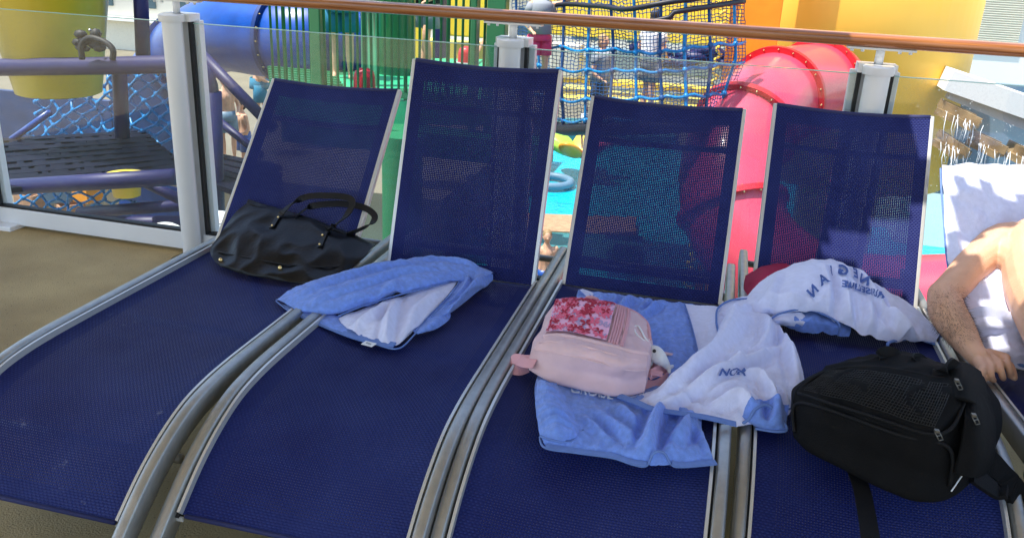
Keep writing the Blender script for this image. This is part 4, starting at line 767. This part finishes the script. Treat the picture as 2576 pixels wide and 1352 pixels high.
g.tube(path([onY(207, 150, 6.95), onY(205, 115, 6.95), onY(225, 95, 6.95), onY(262, 105, 6.95), onY(284, 125, 6.95), onY(283, 150, 6.95)], 20), .028, 8); g.build('bracket', M['black'], b)
g = MB(); g.ball(onY(226, 76, 7.05), .015, 8); g.build('bolt', M['steel'], b)
bucket(320, 492, 6.6, .12, .12, .16, 'small yellow bucket hanging below the dark grated platform', nm='small_bucket')
# purple frame
fr = empty('climbing_structure', onY(530, 600, 7.2), 'purple tubular steel frame carrying the buckets and the grated platform', 'frame')
Yp = 7.15
def tubep(nm, pts, r, mt=None, n=16, par=fr): g = MB(); g.tube(path([onY(px, py, y) for px, py, y in pts], n) if len(pts) > 2 else [onY(px, py, y) for px, py, y in pts], r, 20); return g.build(nm, mt or M['purple'], par)
tubep('beam', [(-150, 172, Yp), (100, 168, Yp), (300, 165, Yp), (440, 162, Yp), (495, 172, Yp), (522, 205, Yp), (530, 260, Yp)], .085)
tubep('column', [(530, 230, Yp), (548, 800, Yp)], .1)
tubep('column', [(352, -60, 8), (360, 140, 8)], .075); tubep('column', [(300, 170, 8.2), (308, 345, 8.2)], .08)
tubep('brace', [(500, 130, 7.6), (690, 325, 7.6)], .055); tubep('brace', [(545, 300, 7.4), (660, 392, 7.4)], .04)
tubep('brace', [(335, 445, 6.8), (450, 500, 6.8)], .05); tubep('brace', [(200, 535, 7.2), (470, 515, 7.2)], .06); tubep('brace', [(230, 560, 6.9), (470, 560, 6.9)], .07)
tubep('brace', [(30, 350, 7.8), (125, 283, 7.8)], .035, M['slideb'])
tubep('beam', [(30, 470, 6.3), (440, 445, 6.3)], .075)
# grated platform
pz = onY(60, 465, 6.35).z; q_ = [onZ(x, y, pz) for x, y in ((36, 345), (330, 330), (440, 430), (55, 474))]
gp = empty('grated_platform', q_[3], 'dark slotted platform between the buckets behind the left glass panel', 'platform'); g = MB()
def pq(u, v): a = q_[3].lerp(q_[2], u); b_ = q_[0].lerp(q_[1], u); return a.lerp(b_, v)
N = 9
for j in range(N): g.bar(pq(-.1, (j+.2)/N), pq(1.1, (j+.2)/N), (q_[0]-q_[3]).length/N*.62, .05)
rr = random.Random(3)
for j in range(N-1):
    for i in range(9):
        u = (i+rr.uniform(0, .6))/9; a = pq(u, (j+.3)/N); g.bar(a, a.lerp(pq(u, (j+1.3)/N), 1), .10+rr.uniform(0, .25), .045)
g.build('slats', M['grate'], gp)
g = MB(); a = onZ(555, 400, pz); b_ = onZ(680, 415, pz)
for j in range(6): g.bar(onZ(550, 395+j*14, pz), onZ(700, 425+j*18, pz), .12, .05)
o = g.build('grated_platform', M['grate']); tag(o, 'dark slotted platform seen between the purple column and the leftmost lounger', 'platform')
# rope nets
for x0,y0_,x1_,y1_,Y_,mt,lab in ((-200,205,300,420,10.6,'deepb','deep blue wall beyond the grated platform'),(395,60,530,200,10.8,'slideb','deep blue wall behind the end of the blue tube slide'),(275,175,480,440,9.6,'deepb','dark blue panel behind the glossy rope net'),(300,455,520,620,8.6,'slideb','deep blue wall below the grated platform'),(-60,560,300,640,8.4,'teal','dark teal plinth under the lower rope net')):
    a, b_ = onY(x0, y0_, Y_), onY(x1_, y1_, Y_); g = MB(); g.box(((a.x+b_.x)/2, Y_, (a.z+b_.z)/2), (abs(b_.x-a.x), .1, abs(a.z-b_.z))); tag(g.build('wall_panel', M[mt]), lab, 'panel')
def diagnet(nm, corners, n1, n2, r, mt, label):
    a, b_, c, d = corners; f = lambda u, v: a.lerp(b_, u).lerp(d.lerp(c, u), v); g = MB(); wob = lambda p: p+V(noise.noise(p*5)*.04, noise.noise(p*5+V(9, 0, 0))*.12, noise.noise(p*5+V(0, 9, 0))*.04)
    for i in range(-n2, n1):
        for s_ in (0, 1):
            pts = []
            for t in range(41):
                v = t/40; u = (i+v*n2)/n1; u = 1-u if s_ else u
                if 0 <= u <= 1: pts.append(wob(f(u, v)))
            if len(pts) > 2: g.tube(pts, r, 5)
    for i in range(n1+1):
        for j in range(n2*2+1):
            u, v = (i+(.5 if j % 2 else 0))/n1, j/(2*n2)
            if u <= 1: g.ball(wob(f(u, v)), r*2.1, 6)
    return tag(g.build(nm, mt), label, 'net')
diagnet('rope_net', [onY(120, 180, 8.7), onY(450, 180, 8.7), onY(450, 400, 8.7), onY(60, 400, 8.7)], 9, 6, .017, M['rope'], 'glossy blue rope net stretched behind the yellow tipping bucket')
diagnet('rope_net', [onY(50, 445, 7.6), onY(330, 440, 7.6), onY(330, 580, 7.6), onY(40, 580, 7.6)], 7, 4, .014, M['rope'], 'blue rope net below the grated platform')
# colourful clutter seen through the lower net
for k_, (px, py, mt, lab) in enumerate(((80, 520, 'tile', 'tan crate behind the lower blue net'), (150, 500, 'greyb', 'blue grey crate behind the lower blue net'), (180, 545, 'tile', 'rust coloured crate behind the lower blue net'), (225, 498, 'orange', 'orange crate behind the lower blue net'))):
    c = onY(px, py, 9.5); g = MB(); R = Matrix.Rotation(.5*k_, 3, 'Z'); g.box(c, (.32, .25, .05), R)
    for s_ in (-1, 1): g.box(c+R @ V(s_*.155, 0, .1), (.02, .25, .2), R); g.box(c+R @ V(0, s_*.12, .1), (.3, .02, .2), R)
    tag(g.build('crate', M[mt]), lab, 'crate')
# striped lounge deck beyond
# blue tube slide
def tubeslide(nm, pts, rad, mt, mt2, label, flanges, n=60):
    P_ = [onY(px, py, y) for px, py, y in pts]; r = empty(nm, P_[0], label, 'water slide'); g = MB(); g.tube(path(P_, n), rad, 48, caps=False); solid(g.build('tube', mt, r), .02)
    for t in flanges:
        k = [Vector(p) for p in P_]; a, b_ = cr(k, max(t-.01, 0)), cr(k, min(t+.01, 1)); c = cr(k, t); ax = (b_-a).normalized(); Rm = ax.to_track_quat('Z', 'Y').to_matrix(); f = MB()
        f.lathe(c, [(rad+.005, -.025), (rad+.065, -.025), (rad+.065, .025), (rad+.005, .025)], 48, axis=Rm); fo = sharp(f.build('flange', mt2, r)); h = MB()
        for j in range(20):
            an = 2*math.pi*j/20; h = MB(); h.ball(c+Rm @ V((rad+.04)*math.cos(an), (rad+.04)*math.sin(an), 0), (.014, .014, .042), 8, R=Rm); h.build('bolt', M['brass'], fo)
    return r
tubeslide('blue_tube_slide', [(405, 190, 10.5), (470, 125, 9.6), (560, 85, 9.0), (660, 92, 8.7), (770, 100, 8.6), (900, 100, 8.9)], .42, M['slideb'], M['slideb2'], 'blue tube slide curving behind the second white post', (.18, .70, .86))
g = MB(); 
tubeslide('red_tube_slide', [(2075, 215, 9.9), (2042, 218, 9.4), (1958, 240, 8.7), (1890, 300, 8.1), (1840, 400, 7.7), (1840, 520, 7.4), (1900, 640, 7.2), (2040, 740, 7.1), (2200, 770, 7.1), (2420, 770, 7.1)], .42, M['red'], M['red2'], 'red tube slide winding down behind the two right backrests', (.10, .235, .36, .56, .8), 110)
# yellow tower
c = onY(2140, 300, 11.4); R_ = 1.17; tw = empty('yellow_tower', (c.x, c.y, LOW), 'bright yellow rounded tower behind the red tube slide', 'tower'); g = MB(); segs = 64; vs = []; ZB = onY(2350, 500, 10.4).z
for j in range(segs):
    a = 2*math.pi*j/segs; x = math.cos(a); zt = 3.9-1.05*x; vs += [V(c.x+R_*x, c.y+R_*math.sin(a), ZB), V(c.x+R_*x, c.y+R_*math.sin(a), zt-1.6)]
g.add(vs, [(2*j, 2*((j+1) % segs), 2*((j+1) % segs)+1, 2*j+1) for j in range(segs)]); solid(g.build('shell', M['ytower'], tw), .05); g = MB(); g.tube([(c.x, c.y, LOW), (c.x, c.y, ZB+.1)], .5, 32); sharp(g.build('column', M['yellow'], tw))
g = MB(); a = onY(1905, 100, 10.1); g.box((a.x, a.y, 0), (.42, .3, 7)); g.box((a.x-.28, a.y-.05, 0), (.10, .2, 7)); bevel(g.build('frame_panel', M['orange'], tw), .01)
g = MB(); rr = random.Random(5)
for i in range(45): z_ = -2.5+i*.12; g.tube(path([(a.x-.36, a.y-.2, z_), (a.x-.42-rr.uniform(0, .05), a.y-.22, z_+.06), (a.x-.36, a.y-.2, z_+.12)], 6), .018, 6)
g.build('lacing', M['yellow'], tw)
# cargo net
def cargof(u, v):
    px = 1285+(1872-1285)*u; py = -90+(395)*v+math.sin(u*math.pi)*20*(1 if v > .3 else .4); y = 8.6+.7*math.cos(u*math.pi)-1.1*math.sin(u*math.pi)
    if u > .8: px -= (u-.8)/.2*60*max(0, v-.6)/.4
    p = onY(px, py, y); return p+V(noise.noise(p*1.7)*.03, noise.noise(p*1.3)*.12, noise.noise(p*2.1)*.03)
cn = empty('cargo_net', cargof(.5, 1), 'blue climbing net enclosure with thick ropes in front of the yellow walls', 'net'); g = MB()
for i in range(66): g.tube([cargof(i/65, t/44)+V(noise.noise(V(i, t*.4, 0))*.012, 0, 0) for t in range(45)],   .0042, 4, caps=False)
for j in range(46): g.tube([cargof(t/60, j/45)+V(0, 0, noise.noise(V(j*3, t*.6, 0))*.014-.006*math.sin(t*math.pi*65/60)) for t in range(61)],   .0042, 4, caps=False)
o = g.build('fine_mesh', M['roped'], cn); o['kind'] = 'stuff'
for v in (.49, .62, .80, .93): g = MB(); g.tube([cargof(t/60, v+.02*abs(math.sin(t/60*math.pi*9)))+V(0, -.05, 0) for t in range(61)], .013, 7); g.build('rope', M['rope'], cn)
for k_ in range(10): u = .02+.104*k_; g = MB(); g.tube([cargof(u, t/30)+V(0, -.05, 0) for t in range(31)], .014, 7); [g.ball(cargof(u, v+.012)+V(0, -.06, 0), .026, 8) for v in (.49, .62, .80, .93)]; g.build('rope', M['rope'] if k_ % 2 else M['roped'], cn)
for v in (.22, .285): g = MB(); g.tube([cargof(t/60, v+.06*math.sin(math.pi*t/60)-.05*(t/60))+V(0, -.09, 0) for t in range(8, 61)], .022, 7); g.build('rope', M['ropek'], cn)
g = MB(); g.tube([cargof(t/60, 1.0)+V(0, -.02, 0) for t in range(61)], .06, 10); g.build('base_padding', M['ropek'], cn)
# walls behind the net
def slab(nm, x0, y0_, x1_, y1_, Y_, mt, label, cat, th=.3, extra=None):
    a, b_ = onY(x0, y0_, Y_), onY(x1_, y1_, Y_); g = MB(); g.box(((a.x+b_.x)/2, Y_+th/2, (a.z+b_.z)/2), (abs(b_.x-a.x), th, abs(a.z-b_.z))); o = bevel(g.build(nm, M[mt]), .02); tag(o, label, cat); return o
slab('yellow_wall', 1370, -160, 1950, 128, 12.2, 'yellow', 'long yellow wall behind the upper half of the climbing net', 'wall')
slab('yellow_kerb', 1380, 205, 1950, 238, 11.5, 'yellow', 'low yellow kerb seen through the lower climbing net', 'kerb')
slab('yellow_kerb', 1380, 245, 1950, 292, 11.0, 'yellowd', 'pale yellow plinth seen through the bottom of the climbing net', 'plinth', 1.2)
slab('machinery_cabinet', 1480, 120, 1960, 212, 11.9, 'greyb', 'grey blue cabinets in shade below the yellow wall', 'cabinet')
slab('white_drum', 1385, 108, 1455, 200, 11.3, 'cream', 'cream box standing left of the grey blue cabinets', 'box')
g = MB(); rr = random.Random(8)
for i in range(9): p = onY(1590+i*38, 128+rr.uniform(-8, 10)+i*3, 11.4); g.tube(path([p, p+V(.25, -.1, rr.uniform(-.1, .1)), p+V(.5, 0, rr.uniform(-.1, .1))], 8), .07, 8)
tag(g.build('coiled_hose', M['purple']), 'dark purple hoses heaped behind the climbing net', 'hoses')
slab('yellow_partition', 895, -80, 1062, 152, 11.2, 'yellow', 'yellow wall panel between the green column and the silver pole', 'panel')
slab('yellow_partition', 1120, -60, 1230, 98, 11.6, 'yellow', 'yellow wall panel left of the middle white post', 'panel')
slab('purple_column', 1094, -80, 1112, 150, 10.6, 'purple', 'slim purple column behind the green fence', 'column', .2)
slab('tan_wall', 1050, 98, 1240, 170, 11.9, 'yellowd', 'tan base wall under the yellow panel', 'wall')
c = onY(822, 60, 9.6); g = MB(); g.box((c.x, c.y, c.z), (.26, .12, .75)); o = bevel(g.build('lime_board', M['yellowd']), .06, 4); tag(o, 'pale yellow play board beside the blue tube slide', 'board')
g = MB(); g.tube([(onY(841, 57, 9.5)), onY(841, 57, 9.5)+V(0, -.04, 0)], .07, 20); g.build('knob', M['green'], o)
# green platform
gz = onY(1000, 235, 7.4).z; Q = lambda x, y: onZ(x, y, gz)
g = MB(); P4 = [Q(690, 245), Q(1260, 262), Q(1260, 150), Q(730, 140)]; vs = P4+[p-V(0, 0, .2) for p in P4]; g.add(vs, [(0, 1, 2, 3), (7, 6, 5, 4), (0, 4, 5, 1), (1, 5, 6, 2), (2, 6, 7, 3), (3, 7, 4, 0)], 0, False)
gpl = empty('green_platform', Q(1000, 235), 'bright green play platform behind the green bar fence', 'platform'); g.build('floor', M['greenf'], gpl)
g = MB()
for pts in (((790, 215), (900, 232), (880, 240), (780, 228)), ((1060, 150), (1150, 175), (1100, 190), (1000, 176)), ((1000, 222), (1200, 240), (1190, 252), (960, 236)), ((820, 175), (960, 180), (940, 190), (830, 188))): v4 = [Q(*p)+V(0, 0, .004) for p in pts]; g.add(v4, [(0, 1, 2, 3)], 0, False)
g.build('painted_stripes', M['greend'], gpl)
g = MB(); 
for k_ in range(9): g.box(Q(735+k_*2, 180+k_*6)+V(.1, 0, .02), (.75, .04, .03))
g.build('tread_strips', M['greend'], gpl)
# fence
fn = empty('green_fence', onY(1000, 245, 7.1), 'dark green vertical bar fence around the green platform', 'fence'); Yf = 7.05; zb = onY(1000, 250, Yf).z; zt_ = 2.4
xa, xb = onY(690, 245, Yf).x, onY(1250, 255, Yf).x; nb = 34
for i in range(nb):
    x = xa+(xb-xa)*i/(nb-1); g = MB(); g.tube([(x, Yf, zb), (x, Yf, zt_)], .012 if i % 6 != 2 else .018, 8); g.build('bar', M['green'], fn)
for z_ in (zb+.04, zt_): g = MB(); g.box(((xa+xb)/2, Yf, z_), (xb-xa, .05, .05)); g.build('rail', M['green'], fn)
for px, w_ in ((790, .10), (1243, .16), (1187, .05)): x = onY(px, 120, Yf-.1).x; g = MB(); g.box((x, Yf-.02, (zb+zt_)/2-.1), (w_, .12, zt_-zb+.2)); bevel(g.build('fence_post', M['green'], fn), .01)
def cyl(nm, px, y, r, z0, z1, mt, label, cat, py=150): x = onY(px, py, y).x; g = MB(); g.tube([(x, y, z0), (x, y, z1)], r, 32); return tag(sharp(g.build(nm, M[mt])), label, cat)
cyl('green_column', 997, 8.6, .2, gz, 3.2, 'green', 'thick green column standing on the green platform', 'column')
x_ = onY(916, 100, 7.7).x; pg = MB(); [pg.tube([(x_+d, 7.7, gz), (x_+d, 7.7, 3)], .03, 16) for d in (0, .055, .11)]; tag(pg.build('steel_pole', M['steel']), 'bundle of grey metal poles behind the green fence', 'pole')
xg = onY(1012, 430, 6.6).x; g = MB(); g.tube([(xg, 6.6, LOW), (xg, 6.6, gz-.2)], .17, 32); g.box((xg, 6.9, gz-.3), (2.4, .3, .2)); tag(sharp(g.build('green_support', M['greend'])), 'thick dark green support column seen between the two left backrests', 'column')
def stool(px, py, sc_, lab): c = onZ(px, py, gz+.004); g = MB(); g.lathe(c, [(0, .2*sc_), (.05*sc_, .195*sc_), (.085*sc_, .17*sc_), (.1*sc_, .12*sc_), (.105*sc_, 0)], 24); o = g.build('red_dome', M['red2']); tag(o, lab, 'play button'); r = MB(); r.lathe(c, [(.105*sc_, 0), (.12*sc_, 0), (.12*sc_, .02), (.105*sc_, .02)], 24); r.build('base_ring', M['trim'], o)
stool(917, 226, 1.0, 'red dome with shiny top on the green platform by the bare feet'); stool(1173, 160, 1.0, 'red dome at the back of the green platform left of the white post')
pr = MB(); pr.tube([Q(1192, 165)+V(0, 0, .05), Q(1222, 135)+V(0, 0, .25)], .02, 8); tag(pr.build('paddle', M['tile']), 'slanted brown paddle beside the far red dome', 'paddle')
gt = MB(); gt.tube([Q(790, 172)+V(0, 0, .1), Q(870, 178)+V(0, 0, .08)], .04, 12); tag(gt.build('green_pipe', M['greenf']), 'light green pipe lying along the back of the green platform', 'pipe')
# people
person(Q(862, 196), 1.36, .4, 'person in black top and teal shorts standing on the green platform', M['hair'], M['dark'], M['shortb'])
person(Q(1072, 172), 1.32, -.5, 'person in dark patterned top behind the green fence by the middle post', M['hair'], M['dark'], M['greyc'], stride=.1)
fl = onY(1350, 225, 8.4); person(V(fl.x, fl.y, fl.z), 1.02, .6, 'girl in grey top and pink bottoms inside the blue climbing net', M['hair'], M['greyc'], M['pinks'], armup=1)
for (px, py, y, hh, rz, lab, hm, top, bot) in ((578, 400, 11.5, 1.3, .8, 'shirtless boy with fair hair standing behind the diagonal purple brace', M['hairl'], None, M['greyb']), (660, 330, 12.5, 1.5, 2.0, 'shirtless figure right of the purple braces near the leftmost backrest', M['hairl'], None, M['shortb']),
    (618, 440, 11.8, 1.2, -.6, 'child in blue trunks low between the purple braces', M['hair'], None, M['slideb']), (1466, 372, 11.0, .55, 1.5, 'pale figure beyond the gap between second and third backrests', M['hairl'], M['reflect'], M['greyc']),
    (1500, 330, 10.8, 1.2, 1.2, 'fair child behind the climbing net above the third backrest', M['hairl'], M['greyc'], M['dark']), (1364, 800, 6.8, .82, .3, 'child low in the pool seen in the gap left of the third backrest', M['hairl'], None, M['slideb']),
    (680, 215, 13.0, 1.6, .3, 'bather under the blue tube slide', M['hair'], M['lime'], M['dark']), (1625, 290, 11.0, 1.3, 2.6, 'figure in white behind the climbing net', M['hair'], M['reflect'], M['greyc'])):
    p = onY(px, py, y); person(p, hh, rz, lab, hm, top, bot)
# terrace under the far bathers
p = onY(600, 420, 11.5); g = MB(); g.box((p.x, 14.5, p.z-.6), (7, 7, 1.2)); tag(g.build('terrace', M['pale']), kind='structure')
# pool deck, coping, spray features
def flat(nm, pts, z_, mt, h=.05, kind='structure'):
    v_ = [onZ(px, py, z_) for px, py in pts]; n = len(v_); g = MB(); g.add(v_+[p-V(0, 0, h) for p in v_], [tuple(range(n)), tuple(range(2*n-1, n-1, -1))]+[(i, n+i, n+(i+1) % n, (i+1) % n) for i in range(n)], 0, False); return tag(g.build(nm, M[mt]), kind=kind)
flat('pool_water', [(700, 1000), (2600, 1000), (2600, 600), (2600, 420), (1300, 345), (700, 420)], LOW+.05, 'water')
flat('pool_coping', [(1200, 532), (1600, 545), (1600, 590), (1200, 572)], LOW+.20, 'tile', .25)
flat('wet_deck', [(1150, 572), (1620, 592), (1620, 655), (1150, 640)], LOW+.18, 'teal', .2)
flat('wet_deck', [(1300, 290), (1700, 310), (1700, 345), (1300, 335)], LOW+.3, 'teal', .2)
# play flower in the pool
cf = onZ(1450, 410, LOW+.35); pf = empty('play_flower', cf, 'multicoloured petal float with dark ring in the gap between second and third backrests', 'pool toy')
for i, mt in enumerate(('red', 'yellow', 'lime', 'lime', 'orange', 'red')):
    a = i*math.pi/3+.4; g = MB(); R = Matrix.Rotation(a, 3, 'Z'); g.ball(cf+R @ V(.45, 0, .35), (.42, .24, .10), 20, R=R @ Matrix.Rotation(-.5, 3, 'Y')); g.build('petal', M[mt], pf)
g = MB(); c = cf+V(-.35, -.9, -.2); g.tube([c+V(.42*math.cos(t), .42*math.sin(t), 0) for t in [2*math.pi*i/36 for i in range(37)]], .075, 12); tag(g.build('float_ring', M['greyb']), 'dark inflatable ring floating on the turquoise pool', 'float ring')
for px, py, rr_, lab in ((545, 565, .20, 'round white slotted vent right of the second white post'), (415, 582, .16, 'round white vent left of the second white post')):
    c = onY(px, py+20, 5.2); v = MB(); v.ball(c, (rr_, rr_, rr_*.8), 24); o = v.build('round_vent', M['whites']); tag(o, lab, 'vent'); v = MB()
    for i in range(-3, 4): v.tube(path([c+V(-rr_*.8, -rr_*.55, i*.04), c+V(0, -rr_*1.0, i*.045), c+V(rr_*.8, -rr_*.55, i*.04)], 10), .006, 6)
    v.build('slots', M['trim'], o)
# far right: superstructure and splash trays
Ys = 15.0
a = onY(2440, -300, Ys); b_ = onY(3100, 250, Ys); ss = empty('ship_superstructure', (a.x, Ys, LOW), 'white ship superstructure with louvred panel at the upper right', 'superstructure'); g = MB(); g.box(((a.x+b_.x)/2, Ys+1, 2), (b_.x-a.x, 2, 12)); g.build('wall', M['whites'], ss)
g = MB(); l0, l1 = onY(2462, 0, Ys-.05), onY(2560, 110, Ys-.05)
for i in range(34): z_ = l1.z+(l0.z+.5-l1.z)*i/33; g.box(((l0.x+l1.x)/2, Ys-.03, z_), (l1.x-l0.x, .05, .022), Matrix.Rotation(.5, 3, 'X'))
g.build('louvre', M['cream'], ss)
for px in (2310, 2365, 2415): 
    c = onY(px, -10, 15.5); g = MB(); g.box((c.x, 15.5, c.z+.3), (.3, .08, 1.3)); w_ = g.build('window', M['wind'], ss); g = MB(); [g.box((c.x+d, 15.44, c.z+.3), (.05, .08, 1.4)) for d in (-.17, .17)]; g.box((c.x, 15.44, c.z-.38), (.4, .08, .05)); g.build('frame', M['trim'], w_)
g = MB(); a = onY(2200, 60, 15.7); b2 = onY(2480, 60, 15.7); g.box(((a.x+b2.x)/2, 16.2, 1), (b2.x-a.x, .8, 14)); g.build('wall', M['cream'], ss)
tr = empty('splash_tower', onY(2480, 420, 10.5), 'blue grey splash structure with pouring trays at the right', 'splash structure')
a, b_ = onY(2385, 225, 10.9), onY(2750, 420, 10.9); g = MB(); g.box(((a.x+b_.x)/2, 11.0, (a.z+b_.z)/2-.2), (b_.x-a.x, .1, a.z-b_.z+.6)); g.build('back_panel', M['greyb'], tr)
g = MB(); g.bar(onY(2375, 195, 10.3), onY(2760, 330, 10.3), .5, .22); g.build('sloping_beam', M['whites'], tr); g = MB(); g.bar(onY(2385, 235, 10.2), onY(2620, 330, 10.2), .12, .1); g.build('gutter', M['trim'], tr)
tray = mat('wet_tray', (.26, .17, .08), .3, var=.5, vscale=6)
for (x0, y0_, x1_, y1_) in ((2365, 275, 2455, 318), (2362, 352, 2425, 392), (2445, 352, 2520, 388), (2540, 380, 2600, 410)):
    a, b_ = onY(x0, y0_, 10.1), onY(x1_, y1_, 9.9); g = MB(); g.bar(a, b_, .28, .07); g.bar(a+V(0, -.13, .06), b_+V(0, -.13, .06), .02, .09); g.bar(a+V(0, .13, .06), b_+V(0, .13, .06), .02, .09); t_ = g.build('tray', tray, tr)
    g = MB(); rr = random.Random(x0)
    for i in range(15): p = a.lerp(b_, rr.uniform(.2, 1))+V(rr.uniform(-.1, .1), -.15, .04); L = rr.uniform(.06, .4); g.tube([p, p+V(rr.uniform(-.02, .02), -.03, -L*.5), p+V(rr.uniform(-.04, .04), -.05, -L)], [.003, rr.uniform(.002, .006), .0015], 5)
    for i in range(70): g.ball(a.lerp(b_, rr.uniform(0, 1))+V(rr.uniform(-.2, .2), rr.uniform(-.3, 0), rr.uniform(-.45, .3)), rr.uniform(.002, .006), 5)
    g.build('falling_water', M['splash'], t_)['kind'] = 'stuff'
# far backdrop: cream superstructure wall closing the park
g = MB(); g.box((-2, 30, 3), (60, 1, 14)); [g.box((-30+i*2.2, 29.45, z_), (1.2, .1, .9)) for i in range(27) for z_ in (-.5, 2.5)]; 
g = MB(); g.box((-2, 30, 3), (60, 1, 14)); fb = g.build('deckhouse', M['cream']); tag(fb, 'long cream deckhouse closing the far side of the water park', 'deckhouse')
for z_ in (-1.6, .2): g = MB(); g.box((-2, 29.3, z_), (60, .4, .12)); g.build('ledge', M['whites'], fb)
rr = random.Random(12)
for i in range(26): g = MB(); g.box((-26+i*1.9, 29.46, -.7), (.9, .08, .9)); g.build('window', M['wind'], fb)
